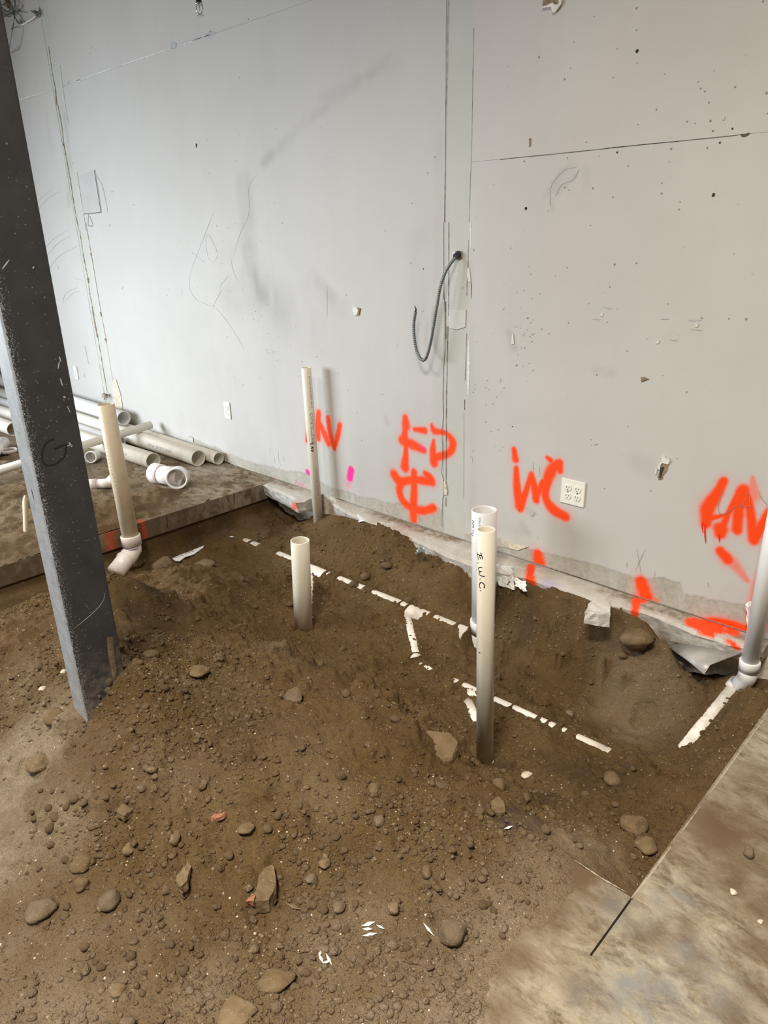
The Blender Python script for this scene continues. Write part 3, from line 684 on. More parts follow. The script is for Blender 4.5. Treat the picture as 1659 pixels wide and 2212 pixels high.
FSURF = plane_surf((0, 0, 0), (0, 0, 1.0), .0004)
strokes('chipped_edge', FSURF, [([(1659, 1541), (1590, 1635), (1534, 1712)], .004), ([(1512, 1742), (1470, 1800)], .003), ([(1450, 1828), (1400, 1896), (1364, 1940)], .004), ([(1240, 1857), (1300, 1897), (1354, 1928)], .003), ([(1370, 1938), (1417, 1966)], .003),
    ([(1398, 1899), (1450, 1922)], .002), ([(1610, 1690), (1659, 1704)], .0015)], M['chip'], floor, taper=True, jit=.5, smooth=False)
EDGE = plane_surf((TX0, 0, 0), (1.0, 0, 0), .0006)
strokes('saw_mark', EDGE, [([(505, 1066), (506, 1090)], .006), ([(360, 1113), (362, 1140)], .006), ([(440, 1088), (441, 1104)], .003)], M['hole'], floor, taper=False, smooth=False)
# the broken strip of slab left standing along the wall
def ledge_piece(name, x0, x1, yf, thick, parent=None, step=.011):
    n = int((x1-x0)/step)+1; X = np.linspace(x0, x1, n); prof = []
    edge = np.interp(X, [p[0] for p in yf], [p[1] for p in yf])+.012*fbm(X, X*0, 8, 4, 4)+.004*fbm(X, X*0, 60, 2, 6)
    th = np.interp(X, [p[0] for p in thick], [p[1] for p in thick])
    rows = []
    K = 7
    for k in range(K):                          # top, from the wall out to the edge
        t = k/(K-1); y = (D+.012)*(1-t)+edge*t; z = .0-.004*t+.003*fbm(X, y, 30, 4, 5)*(0.3+t)*(t < 1)-.006*(t == 1)
        rows.append(np.stack([X, y, z], 1))
    for k in range(1, 6):                       # broken front face
        t = k/5; y = edge+.018*t+.006*fbm(X, X*0+t*3, 22, 4, 7); z = -.006-th*t
        rows.append(np.stack([X, y, z], 1))
    rows.append(np.stack([X, X*0+D+.012, -.006-th], 1))
    R = np.array(rows); m = len(rows); V = R.transpose(1, 0, 2).reshape(-1, 3); F = []
    for i in range(n-1):
        for k in range(m-1): a = i*m+k; F.append([a, a+1, a+m+1, a+m])
    F.append(list(range(m-1, -1, -1))); F.append([(n-1)*m+k for k in range(m)])
    me = bpy.data.meshes.new(name); me.from_pydata(V.tolist(), [], F); me.update()
    return me, V
ORL = [((370, 720), (360, 780), 46), ((365, 770), (385, 862), 50), ((940, 900), (935, 985), 42), ((1225, 1015), (1290, 1045), 40), ((1290, 1040), (1400, 1060), 46), ((1250, 1000), (1500, 1050), 26), ((960, 905), (1020, 885), 26),
       ((1440, 1120), (1500, 1160), 30), ((1290, 1060), (1360, 1090), 30), ((1400, 1060), (1500, 1080), 24)]
def ledge_paint(V):
    px = np.array([proj(v) for v in V]); o = np.zeros(len(V))
    for a, b, w in ORL:
        a, b = c4([a, b]); a = np.array(a); ab = np.array(b)-a; t = np.clip(((px-a)@ab)/(ab@ab), 0, 1)
        d = np.hypot(*(px-a-t[:, None]*ab).T)/(w/2.517/2); o = np.maximum(o, sst(1.35, .75, d))
    a = np.array(c3([(225, 1015), (245, 1035)])); d = np.hypot(*(px-a.mean(0)).T); o = np.maximum(o, sst(11, 5, d)*.7)
    return o
for nm, a_, b_, yf, tk in (
    ('floor_edge_strip', -3.62, -3.175, [(-3.62, 2.600), (-3.45, 2.585), (-3.3, 2.56), (-3.21, 2.53), (-3.17, 2.58)], [(-3.62, .07), (-3.3, .085), (-3.17, .07)]),
    ('floor_edge_strip', -3.015, -.60, [(-3.015, 2.66), (-2.97, 2.64), (-2.8, 2.60), (-2.41, 2.585), (-2.11, 2.535), (-1.884, 2.52), (-1.62, 2.575), (-1.297, 2.585), (-1.053, 2.63), (-.842, 2.60), (-.70, 2.61), (-.60, 2.64)],
     [(-3.0, .06), (-2.8, .10), (-1.0, .12), (-.85, .085), (-.6, .05)])):
    me, V = ledge_piece(nm, a_, b_, yf, tk)
    du = np.clip(sst(.075, .03, D-V[:, 1])*(.25+.75*sst(.45, .6, vn(V[:, 0]*3.3, V[:, 1]*3, 2)))+.7*sst(-.05, -.10, V[:, 2])+.15, 0, 1)
    st = .8*np.exp(-(((V[:, 0]+1.49)/.05)**2+((V[:, 1]-2.60)/.03)**2))
    set_attr(me, 'slab', np.stack([du, st, ledge_paint(V), st*0], 1))
    tag(link_mesh(nm, me, M['ledge'], None, False), kind='structure')

# ------------------------------------------------------------------ soil height field
CP = [(540,1165,-.21),(620,1195,-.22),(700,1225,-.23),(770,1255,-.235),(850,1290,-.24),(940,1320,-.245),(1000,1348,-.25),(883,1335,-.28),(893,1400,-.33),(920,1440,-.33),(985,1470,-.33),
 (1100,1520,-.33),(1200,1570,-.33),(1320,1620,-.33),(1047,1642,-.30),(656,1365,-.32),(1043,1388,-.33),(1390,1560,-.36),(1300,1480,-.33),(1450,1450,-.28),(1180,1400,-.25),
 (1300,1420,-.22),(1430,1400,-.16),(1480,1450,-.24),(1560,1440,-.20),(1600,1480,-.15),(1540,1560,-.24),(1470,1622,-.31),(1420,1648,-.33),
 (1650,1500,-.09),(1600,1575,-.10),(1540,1650,-.12),(1480,1725,-.12),(1440,1790,-.10),(1400,1860,-.07),(1365,1915,-.04),(1290,1880,-.02),(1190,1830,.016),(1140,1790,.02),(1225,1862,.008),(1215,1800,-.03),(1180,1740,-.15),(1120,1700,-.19),
 (1300,1720,-.19),(1380,1780,-.12),(1330,1665,-.27),(1250,1680,-.20),(1200,1650,-.27),
 (640,1120,-.22),(580,1085,-.20),(520,1110,-.20),(450,1140,-.19),(400,1180,-.22),(320,1210,-.22),(330,1160,-.17),(560,1200,-.27),
 (500,1230,-.25),(600,1290,-.30),(760,1330,-.31),(760,1400,-.31),(830,1430,-.31),(590,1385,-.26),(520,1350,-.16),(500,1300,-.15),(440,1265,-.07),(380,1235,-.08),(300,1262,.20),(250,1245,.23),
 (310,1330,.12),(280,1380,.20),(262,1440,.31),(200,1560,.19),(160,1520,.21),(120,1400,.22),(105,1290,.20),(180,1255,.22),(50,1310,.17),(0,1340,.14),(0,1450,.14),(0,1600,.07),(0,1750,.015),(60,1650,.09),
 (300,1600,.22),(300,1750,.13),(300,1900,.05),(300,2050,.028),(600,2100,.018),(100,1900,.02),(100,2050,.018),(640,1495,.13),(700,1505,.12),(790,1495,.09),(850,1535,.08),(895,1585,.05),(960,1640,-.02),
 (900,1480,-.31),(960,1540,-.32),(850,1450,-.31),(400,1400,.10),(480,1375,.00),(560,1440,.03),(450,1500,.14),(390,1320,.06),(470,1320,-.09),(400,1460,.14),(500,1600,.18),(620,1640,.16),(700,1620,.12),
 (700,1750,.08),(700,1900,.03),(900,1750,.06),(900,1900,.018),(1000,1850,.02),(1000,1720,.02),(1080,1720,-.04),(1100,1850,.02),(1150,1950,.008),(1050,2000,.012),(1120,2080,-.006),(950,2150,.008),
 (1000,2212,.006),(1110,2180,-.010),(1260,1905,-.008),(1290,1930,-.012),(1240,1980,-.008),(1400,2100,-.03),(1250,2120,-.03),(1500,1900,-.04),(0,2212,.015),(400,2212,.018),(830,2212,.012),(750,2000,.02),(550,1960,.03)]
CW = [(-4.3,2.6,-.15),(-4.3,1.4,-.12),(-3.6,1.0,-.16),(-3.6,1.4,-.17),(-3.55,.6,-.10),(-3.3,1.35,-.17),(-3.15,1.15,-.05),(-4.3,.6,-.02),(-.2,2.7,-.15),(-.1,1.6,-.12),(0,.1,-.05),(-2.6,.15,.03),(-3.6,.1,.01),(-1.9,.05,.02),(-3.55,2.5,-.2),(-3.15,.8,-.10),(-3.0,1.05,-.06),(-2.95,1.3,-.15),(-3.3,.55,-.02),(-2.9,.3,.06)]
CY_ = [(700,1132,2.58),(727,1124,2.575),(788,1132,2.57),(829,1137,2.565),(870,1166,2.555),(901,1192,2.545),(949,1207,2.545),(1017,1230,2.545),(710,1165,2.52),(800,1190,2.47),(800,1238,2.41),(870,1225,2.45),(900,1268,2.40),(960,1262,2.44),(980,1310,2.39),(1090,1268,2.52),(1130,1288,2.53),(1178,1300,2.54),(1215,1312,2.545),(1260,1326,2.545),(1320,1334,2.55),(1360,1350,2.56),(1440,1400,2.56)]
PTS = np.array([onz(*p) for p in CP]+[np.array(p) for p in CW]+[ony(*p) for p in CY_])
def phi(r2): return np.sqrt(r2+.0009)
A = phi(((PTS[:, None, :2]-PTS[None, :, :2])**2).sum(-1)); mu = PTS[:, 2].mean()
Wt = np.linalg.solve(A-np.eye(len(PTS))*.004, PTS[:, 2]-mu)
def base_h(X, Y):
    out = np.zeros(X.size)
    Xf, Yf = X.ravel(), Y.ravel()
    for i in range(0, X.size, 20000):
        s = slice(i, i+20000); out[s] = phi((Xf[s, None]-PTS[None, :, 0])**2+(Yf[s, None]-PTS[None, :, 1])**2)@Wt
    return out.reshape(X.shape)+mu
ST = .0062
gx = np.arange(-4.3, -.05, ST); gy = np.arange(.02, D+.004, ST); GX, GY = np.meshgrid(gx, gy)
gxc = np.arange(-4.34, 0, .02); gyc = np.arange(0, D+.06, .02); CX, CY = np.meshgrid(gxc, gyc); HC = base_h(CX, CY)
def bil(H, x0, y0, st, X, Y):
    u = np.clip((X-x0)/st, 0, H.shape[1]-1.001); v = np.clip((Y-y0)/st, 0, H.shape[0]-1.001); i = u.astype(int); j = v.astype(int); a = u-i; b = v-j
    return (H[j, i]*(1-a)+H[j, i+1]*a)*(1-b)+(H[j+1, i]*(1-a)+H[j+1, i+1]*a)*b
H = bil(HC, gxc[0], gyc[0], .02, GX, GY)
# smooth places (dusted flats, wet hollow) and rough places
SMB = [(1390, 1550, .20, 1, -.34), (1300, 1500, .10, .8, -.33), (600, 1385, .16, .9, -.25), (30, 1740, .25, 1, 0), (820, 1940, .10, .7, 0), (680, 1700, .08, .6, .1), (1230, 1950, .12, 1, 0), (130, 2120, .2, .7, 0),
       (450, 1995, .10, .6, .0), (1250, 1880, .1, .8, 0), (1180, 1440, .12, .5, -.28), (1100, 2080, .1, .8, 0), (760, 1380, .2, .5, -.3), (130, 1590, .1, .8, .1)]
SM = np.zeros_like(H)
for px, py, rad, s, z in SMB:
    P = onz(px, py, z); SM = np.maximum(SM, s*np.exp(-(((GX-P[0])**2+(GY-P[1])**2)/rad**2)))
rough = 1-.85*SM
thin = sst(-.005, .05, H)*(GY < 1.5)+(GY >= 1.3)*1.0; thin = np.clip(thin, .28, 1)
H = H+.034*fbm(GX, GY, 4.5, 3, 1)*rough*thin+.022*fbm(GX+.03*fbm(GX, GY, 9, 2, 2), GY, 13, 4, 3)*rough*thin+.009*fbm(GX, GY, 42, 4, 5, .6)*(.25+.75*rough)*np.clip(thin, .5, 1)
rid = 1-np.abs(fbm(GX*.8+GY*.5, GY-GX*.3, 7, 4, 9)); H = H+.026*(rid-.75)*rough*thin
# footprints and pressed hollows
for px, py, z, ra, rb, an, dp in [(1392, 1552, -.345, .05, .04, .3, .016), (1330, 1590, -.34, .08, .045, .7, .012), (1470, 1500, -.32, .07, .045, 1.2, .012), (1310, 1500, -.33, .07, .035, .4, .010),
    (560, 1385, -.2, .16, .07, .3, .018), (870, 1545, .0, .03, .07, .2, .03), (465, 1340, -.08, .02, .09, .6, .035), (1180, 1738, -.15, .05, .05, 0, .03), (750, 1960, .02, .16, .05, 2.4, .008), (470, 1255, -.1, .03, .07, .3, .02)]:
    P = onz(px, py, z); dx = GX-P[0]; dy = GY-P[1]; u = (dx*math.cos(an)+dy*math.sin(an))/ra; v = (-dx*math.sin(an)+dy*math.cos(an))/rb; q = np.sqrt(u*u+v*v)
    H = H-dp*sst(1.15, .75, q)+dp*.35*np.exp(-((q-1.25)/.22)**2)
# clods pressed into the surface
def rough_at(x, y):
    i = int((x-gx[0])/ST); j = int((y-gy[0])/ST); return rough[min(max(j, 0), H.shape[0]-1), min(max(i, 0), H.shape[1]-1)]
def dens(x, y):
    d = .35+.9*max(0, vn(np.array(x*3.1), np.array(y*3.1), 12)-.35)*2
    if y < 1.25: d *= 1.25
    return d*rough_at(x, y)
rr_ = random.Random(11); WN1 = fbm(GX, GY, 55, 2, 61); WN2 = fbm(GX, GY, 55, 2, 62)
def base_ok(x, y): return H[min(int((y-gy[0])/ST), H.shape[0]-1), min(int((x-gx[0])/ST), H.shape[1]-1)] < .004 and (y < TY0 or x > TX1) and x > TX0
for _ in range(9500):
    x = rr_.uniform(-3.6, -.3); y = rr_.uniform(.1, 2.6)
    if rr_.random() > dens(x, y): continue
    if base_ok(x, y): continue
    r = .006*(1-rr_.random())**-.55; r = min(r, .034); e = rr_.uniform(.6, 1); a = rr_.uniform(0, 3.14); k = int(r/ST)+2
    i = int((x-gx[0])/ST); j = int((y-gy[0])/ST)
    if i < k or j < k or i >= len(gx)-k or j >= len(gy)-k: continue
    sl = (slice(j-k, j+k+1), slice(i-k, i+k+1)); dx = GX[sl]-x+WN1[sl]*r*.8; dy = GY[sl]-y+WN2[sl]*r*.8
    u = (dx*math.cos(a)+dy*math.sin(a))/r; v = (-dx*math.sin(a)+dy*math.cos(a))/(r*e); q = np.clip(1-(u*u+v*v), 0, 1)
    H[sl] = np.maximum(H[sl], H[j, i]-r*.3+r*.85*q**.6*(q > 0)-(q <= 0))
# buried pipe lines: the soil thins to a skin over the crown of each pipe
def L3(a, b, za, zb): return onz(*a, za), onz(*b, zb)
LINES = [  # a px, b px, crown z at each end, pipe radius, visible stretches as fractions of the px run
    ((515, 1158), (1006, 1356), -.205, -.25, .0445, [(527, 541), (544, 560), (598, 636), (670, 684), (690, 702), (706, 712), (730, 786), (804, 864), (867, 880), (884, 900), (908, 928), (938, 984), (990, 1001)], .0045),
    ((879, 1322), (899, 1412), -.27, -.31, .0302, None, .0045),
    ((900, 1428), (942, 1450), -.33, -.33, .0302, [(905, 912), (916, 935)], .002),
    ((970, 1462), (1330, 1625), -.325, -.33, .0302, [(976, 990), (1000, 1030), (1034, 1062), (1066, 1104), (1108, 1160), (1166, 1182), (1186, 1200), (1214, 1224), (1246, 1306), (1302, 1320)], .0045),
    ((1016, 1486), (1022, 1504), -.325, -.325, .0445, None, .004),
    ((1010, 1508), (1034, 1560), -.32, -.315, .0302, None, .006),
    ((674, 1222), (668, 1330), -.235, -.29, .0302, None, .0015),
    ((1606, 1452), (1468, 1622), -.165, -.315, .0302, None, .007),
    ((1468, 1632), (1420, 1648), -.318, -.325, .0302, [(1424, 1444), (1454, 1466)], .003)]
LW = []
for a, b, za, zb, rad, vis, ex in LINES:
    P, Q = L3(a, b, za, zb); LW.append((P, Q, rad)); ab = (Q-P)[:2]; L = ab@ab
    t = ((GX-P[0])*ab[0]+(GY-P[1])*ab[1])/L; tc = np.clip(t, 0, 1); dd = np.hypot(GX-P[0]-tc*ab[0], GY-P[1]-tc*ab[1])
    side = ((GX-P[0])*ab[1]-(GY-P[1])*ab[0])/math.sqrt(L)
    crown = P[2]+(Q[2]-P[2])*tc
    if vis is None: show = sst(.0, .06, t)*sst(1, .94, t)
    else:
        show = np.zeros_like(H)
        for x0, x1 in vis:
            def frac(px):
                py = a[1]+(b[1]-a[1])*(px-a[0])/(b[0]-a[0]); tz = (px-a[0])/(b[0]-a[0]); R = onz(px, py, za+(zb-za)*tz); return ((R-P)[:2]@ab)/L
            f0, f1 = frac(x0), frac(x1); e = .006/math.sqrt(L); show = np.maximum(show, sst(f0-e, f0+e, t)*sst(f1+e, f1-e, t))
    w = np.exp(-(dd/.052)**4)*sst(-.02, .05, t)*sst(1.03, .98, t)
    nz = .0022*fbm(GX, GY, 90, 2, 21)+.0016*fbm(GX, GY, 30, 2, 22)
    H = H*(1-w)+w*(crown+.007*(1-show)-ex*show+nz)
H = np.where(GY > 2.57, np.minimum(H, .005-.9*(GY-2.57)), H)
und = sst(TX0+.012, TX0-.03, GX)*(GY > .3); H = np.where(GX < TX0+.02, H*(1-und)+(-.101+0*H)*und, H); H = np.where(GX < TX0-.005, np.minimum(H, -.1), H)
hole_mask = ((GX > TX0-.01) & (GX < TX1+.01) & (GY > TY0-.01)) | ((GX > TX0-.01) & (GX < -2.89) & (GY > .34))
def hz(x, y): return float(bil(H, gx[0], gy[0], ST, np.array(float(x)), np.array(float(y))))
def hit(px, py):                                # where the line of sight meets the soil or the slab
    lo = None
    for z in np.linspace(.45, -.4, 171):
        P = onz(px, py, z)
        inside = gx[0] < P[0] < gx[-1] and gy[0] < P[1] < gy[-1]
        h = hz(P[0], P[1]) if inside else -9
        h = max(h, 0 if not (TX0 < P[0] < TX1 and P[1] > TY0) else -9)
        if z <= h: return np.array([P[0], P[1], h])
    return onz(px, py, 0)
# masks for the soil material
def sblob(lst, GX=GX, GY=GY):
    o = np.zeros_like(GX)
    for px, py, rad, s in lst:
        P = hit(px, py); o = np.maximum(o, s*np.exp(-(((GX-P[0])**2+(GY-P[1])**2)/rad**2)))
    return o
wb = .05*fbm(GX, GY, 6, 4, 31)
dry = sblob([(0, 1720, .22, 1.9), (40, 1820, .18, 1.5), (120, 1600, .12, .8), (1395, 1555, .16, .62), (1320, 1500, .12, .5), (1440, 1500, .12, .5), (600, 1385, .10, .45), (150, 2150, .22, .8), (0, 2150, .2, .8), (420, 2190, .15, .6), (800, 1960, .10, .65), (700, 2050, .12, .6),
     (1200, 1930, .14, 1), (1130, 2000, .14, .9), (1060, 2120, .16, .9), (950, 2190, .14, .9), (1280, 1850, .10, .7), (1230, 1820, .1, .6), (800, 2200, .2, .8), (400, 1700, .10, .45), (320, 1650, .10, .45), (700, 1720, .10, .3), (60, 1450, .12, .5), (500, 2200, .1, .5), (600, 2160, .1, .5), (1000, 1950, .1, .5)], GX+wb, GY-wb)
dry = dry*(.35+.6*vn(GX*9, GY*9, 14))+.16*np.clip(fbm(GX, GY, 3, 3, 40), 0, 1)
pur = sblob([(1098, 1775, .020, .9), (1110, 1790, .018, .7), (1085, 1690, .02, .6), (820, 1200, .03, .35), (830, 1215, .02, .4), (1345, 1655, .03, .5), (585, 1095, .03, .3), (880, 1135, .02, .4), (1140, 1800, .03, .4), (1100, 1745, .015, .6)], GX+wb*.25, GY+wb*.3)
pur = pur*sst(.35, .6, vn(GX*60, GY*60, 17))
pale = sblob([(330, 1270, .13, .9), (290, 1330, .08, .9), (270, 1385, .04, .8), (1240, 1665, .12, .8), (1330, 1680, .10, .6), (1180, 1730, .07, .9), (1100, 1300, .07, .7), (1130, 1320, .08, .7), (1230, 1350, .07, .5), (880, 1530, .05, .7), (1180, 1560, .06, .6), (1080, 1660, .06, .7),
     (1500, 1640, .06, .5), (690, 1440, .08, .5), (760, 1470, .06, .5), (1100, 1760, .08, .7), (480, 1110, .10, .8), (420, 1140, .08, .7), (60, 1270, .2, .8), (1290, 1370, .07, .5), (500, 1570, .08, .4)], GX+wb*.8, GY-wb*.8)*(.5+.7*vn(GX*14, GY*14, 44))  # darker brown patches: hollows, beside the column, along the slab edge, scattered spots
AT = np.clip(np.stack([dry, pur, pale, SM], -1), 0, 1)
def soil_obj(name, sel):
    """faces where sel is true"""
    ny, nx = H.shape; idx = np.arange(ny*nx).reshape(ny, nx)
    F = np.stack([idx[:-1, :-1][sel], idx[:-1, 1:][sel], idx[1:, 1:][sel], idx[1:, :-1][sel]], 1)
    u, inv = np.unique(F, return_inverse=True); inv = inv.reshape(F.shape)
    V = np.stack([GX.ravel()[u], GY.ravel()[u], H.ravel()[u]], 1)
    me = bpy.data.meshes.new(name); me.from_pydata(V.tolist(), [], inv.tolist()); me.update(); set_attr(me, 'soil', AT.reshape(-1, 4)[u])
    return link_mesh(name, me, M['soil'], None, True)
fx = (GX[:-1, :-1]+GX[1:, 1:])/2; fy = (GY[:-1, :-1]+GY[1:, 1:])/2
hmax = np.maximum(np.maximum(H[:-1, :-1], H[1:, :-1]), np.maximum(H[:-1, 1:], H[1:, 1:]))
okc = ~((hmax < -.004) & ~hole_mask[:-1, :-1] & (fx > TX0)) & ((fx > -3.66) | (fx > -3.9) & (fy > .35)) & (fx < TX1+.012+.0*fx+(fy < TY0)*.4)
ycut = 1.31+np.interp(fx[0], [-3.6, -3.0, -2.4, -1.8, -1.5, -.4], [-.5, .02, .18, .06, 0, 0])[None, :]+0*fy
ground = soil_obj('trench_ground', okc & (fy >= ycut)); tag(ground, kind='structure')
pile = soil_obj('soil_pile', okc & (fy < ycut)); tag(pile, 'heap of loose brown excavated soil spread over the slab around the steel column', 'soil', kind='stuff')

# thin soil on the slab beyond the far trench edge
st2 = .011; ax = np.arange(-9.2, TX0-.004, st2); ax[-1] = TX0-.004; ay = np.arange(.5, D-.02, st2); AX, AY = np.meshgrid(ax, ay)
h2 = np.full(AX.shape, -.012)
for px, py, rad, s in [(40, 1090, .35, .075), (140, 1120, .3, .08), (250, 1100, .22, .075), (330, 1072, .13, .07), (20, 1170, .3, .055), (310, 1110, .1, .03), (200, 1150, .18, .04), (150, 1060, .2, .03), (280, 1050, .1, .025), (380, 1075, .07, .018), (0, 1010, .3, .02), (0, 1130, .3, .05), (230, 1020, .2, .012)]:
    P = onz(px, py); h2 = np.maximum(h2, -.012+s*np.exp(-(((AX-P[0])**2+(AY-P[1])**2)/rad**2)))
h2 = h2+.030*fbm(AX, AY, 6, 4, 3)+.020*fbm(AX, AY, 22, 4, 4)
h2 = np.where(AX > TX0-.03, np.minimum(h2, .004+.004*vn(AX*30, AY*30)), h2)
h2 = np.where((AY > 2.0) & (AX < -4.15), np.minimum(h2, .004), h2)
sel = np.maximum(np.maximum(h2[:-1, :-1], h2[1:, 1:]), np.maximum(h2[:-1, 1:], h2[1:, :-1])) > .0005
idx = np.arange(h2.size).reshape(h2.shape); F = np.stack([idx[:-1, :-1][sel], idx[:-1, 1:][sel], idx[1:, 1:][sel], idx[1:, :-1][sel]], 1)
u, inv = np.unique(F, return_inverse=True); inv = inv.reshape(F.shape)
me = bpy.data.meshes.new('soil_spill'); me.from_pydata(np.stack([AX.ravel()[u], AY.ravel()[u], h2.ravel()[u]], 1).tolist(), [], inv.tolist()); me.update()
d2 = np.clip(.35+.5*fbm(AX, AY, 3, 3, 3), 0, 1).ravel()[u]; set_attr(me, 'soil', np.stack([d2, d2*0, d2*0, d2*0], 1))
tag(link_mesh('soil_spill', me, M['soil'], None, True), 'low spill of brown soil on the far slab between trench and stacked pipes', 'soil', kind='stuff')

# ------------------------------------------------------------------ steel column
CXp, CYp = -1.838, .6265
cw, cd, rc = .084, .136, .008
prof = []
for (sx, sy, a0) in ((1, -1, -90), (1, 1, 0), (-1, 1, 90), (-1, -1, 180)):
    ccx = CXp-cw/2+sx*(cw/2-rc); ccy = CYp+cd/2+sy*(cd/2-rc)
    for k in range(5): a = math.radians(a0+k*22.5); prof.append((ccx+rc*math.cos(a), ccy+rc*math.sin(a)))
col = empty('steel_column', (CXp-cw/2, CYp+cd/2, 0), 'dark grey square steel column marked G, its foot buried in the soil heap', 'column')
n = len(prof); zs = [0, .2, 1, 4.8]; vs = [(x, y, z) for z in zs for x, y in prof]
# extra rows across the faces carry the overspray boundary
pr2 = []
for i in range(n):
    a = prof[i]; b = prof[(i+1) % n]; L = math.dist(a, b); k = max(1, int(L/.006))
    for q in range(k): t = q/k; pr2.append((a[0]*(1-t)+b[0]*t, a[1]*(1-t)+b[1]*t))
n = len(pr2); vs = [(x, y, z) for z in zs for x, y in pr2]; fs = []
for k in range(len(zs)-1):
    for i in range(n): fs.append([k*n+i, k*n+(i+1) % n, (k+1)*n+(i+1) % n, (k+1)*n+i])
me = bpy.data.meshes.new('shaft'); me.from_pydata(vs, [], fs); me.update()
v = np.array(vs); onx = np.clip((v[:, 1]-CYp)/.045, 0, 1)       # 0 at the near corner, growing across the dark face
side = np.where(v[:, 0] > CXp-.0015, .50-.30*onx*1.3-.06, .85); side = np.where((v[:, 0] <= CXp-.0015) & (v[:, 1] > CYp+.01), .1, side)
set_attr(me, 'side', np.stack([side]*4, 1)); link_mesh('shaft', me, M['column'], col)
CS = plane_surf((CXp, CYp, 0), (1, 0, 0))
strokes('marker_letter', CS, [(c1([(345, 497), (300, 520), (270, 580), (275, 645), (310, 668), (360, 655), (410, 610), (422, 562), (420, 532), (385, 545), (345, 565)]), .0045)], M['ink'], col, taper=False, n=60)
sc = [([(160, 1358), (200, 1325), (222, 1300), (227, 1280)], .0018), (c1([(195, 800), (215, 880), (225, 960)]), .0020), (c1([(200, 820), (225, 900)]), .002), (c1([(380, 0), (372, 50)]), .003), (c1([(385, 110), (400, 160)]), .003),
      (c1([(405, 225), (420, 235)]), .004), (c1([(430, 290), (450, 330)]), .002), (c1([(440, 520), (462, 550)]), .004), (c1([(415, 545), (465, 540)]), .002), (c5([(15, 810), (45, 770), (68, 740)]), .003), (c5([(235, 805), (247, 790)]), .003), (c5([(430, 1440), (440, 1480)]), .003)]
sc += [([(x, y), (x+random.uniform(-5, 5), y+random.uniform(1, 4))], .0007) for x, y in [(random.uniform(.15, .97), random.uniform(800, 1440)) for _ in range(70)] for x in [x*101+145+(y-1359)*.19]]
strokes('scratch', CS, sc, M['scuff'], col, n=8)
def colblob(pts, mat=M['rock_grey']):
    pts = [(x-5, y) for x, y in pts]
    P = [CS(*p)[0] for p in pts]; c = sum(P)/len(P); vs = [p for p in P]+[p*.75+c*.25+np.array([.003, 0, 0]) for p in P]; n = len(P)
    pyobj('mortar_smear', vs, [[i, (i+1) % n, n+(i+1) % n, n+i] for i in range(n)]+[[n+i for i in range(n)]], mat, col, True)
c7b = lambda p: cr(p, 0, 1150, 2.9625)
colblob(c7b([(698, 672), (735, 668), (745, 720), (752, 800), (766, 870), (764, 930), (750, 960), (735, 930), (722, 860), (705, 770)]))
colblob(c7b([(690, 950), (715, 932), (735, 945), (728, 985), (700, 985)])); colblob(c7b([(682, 1010), (700, 990), (735, 990), (745, 1010), (730, 1040), (695, 1035)])); colblob(c7b([(640, 1045), (655, 1038), (662, 1055), (648, 1068)]))

# ------------------------------------------------------------------ upright pipes
def text_on(body, size, mp, mat, parent, name='printed_text'):
    cu = bpy.data.curves.new('t', 'FONT'); cu.body = body; cu.size = size; cu.resolution_u = 2
    o = bpy.data.objects.new('t', cu); COL.objects.link(o); dg = bpy.context.evaluated_depsgraph_get(); me = o.evaluated_get(dg).to_mesh()
    V = [mp(v.co.x, v.co.y) for v in me.vertices]; F = [list(p.vertices) for p in me.polygons]
    o.evaluated_get(dg).to_mesh_clear(); bpy.data.objects.remove(o); bpy.data.curves.remove(cu)
    return tag(pyobj(name, V, F, mat, parent), kind='stuff')
def around(A, B, r, s0, ang0, flip=1):
    """text runs along the pipe from A towards B, bent round it at angle ang0"""
    A = np.array(A, float); a = np.array(B, float)-A; a /= np.linalg.norm(a)
    ref = np.array([0, 0, 1.0]) if abs(a[2]) < .9 else np.array([1.0, 0, 0]); u = ref-a*(ref@a); u /= np.linalg.norm(u); v = np.cross(a, u)
    def mp(x, y):
        an = ang0+flip*y/r; return A+a*(s0+x)+(r+.0005)*(math.cos(an)*u+math.sin(an)*v)
    return mp
def facing(A, B, P=C0):
    A = np.array(A, float); a = np.array(B, float)-A; a /= np.linalg.norm(a)
    ref = np.array([0, 0, 1.0]) if abs(a[2]) < .9 else np.array([1.0, 0, 0]); u = ref-a*(ref@a); u /= np.linalg.norm(u); v = np.cross(a, u); d = P-A; return math.atan2(d@v, d@u)
def riser(name, label, base, top, r, mat, hub=None, wall_t=.0045):
    t = empty(name, base, label, 'pipe', 'upright drain pipe stubs')
    del t['group']
    bm = bmesh.new(); b = np.array(base, float); tp = np.array(top, float); dr = (tp-b)/np.linalg.norm(tp-b)
    tube(bm, [b-dr*.08, tp-dr*.0015, tp], [r, r, r-.0012], [r-wall_t]*3, 40); obj('riser', bm, mat, t, True)
    return t
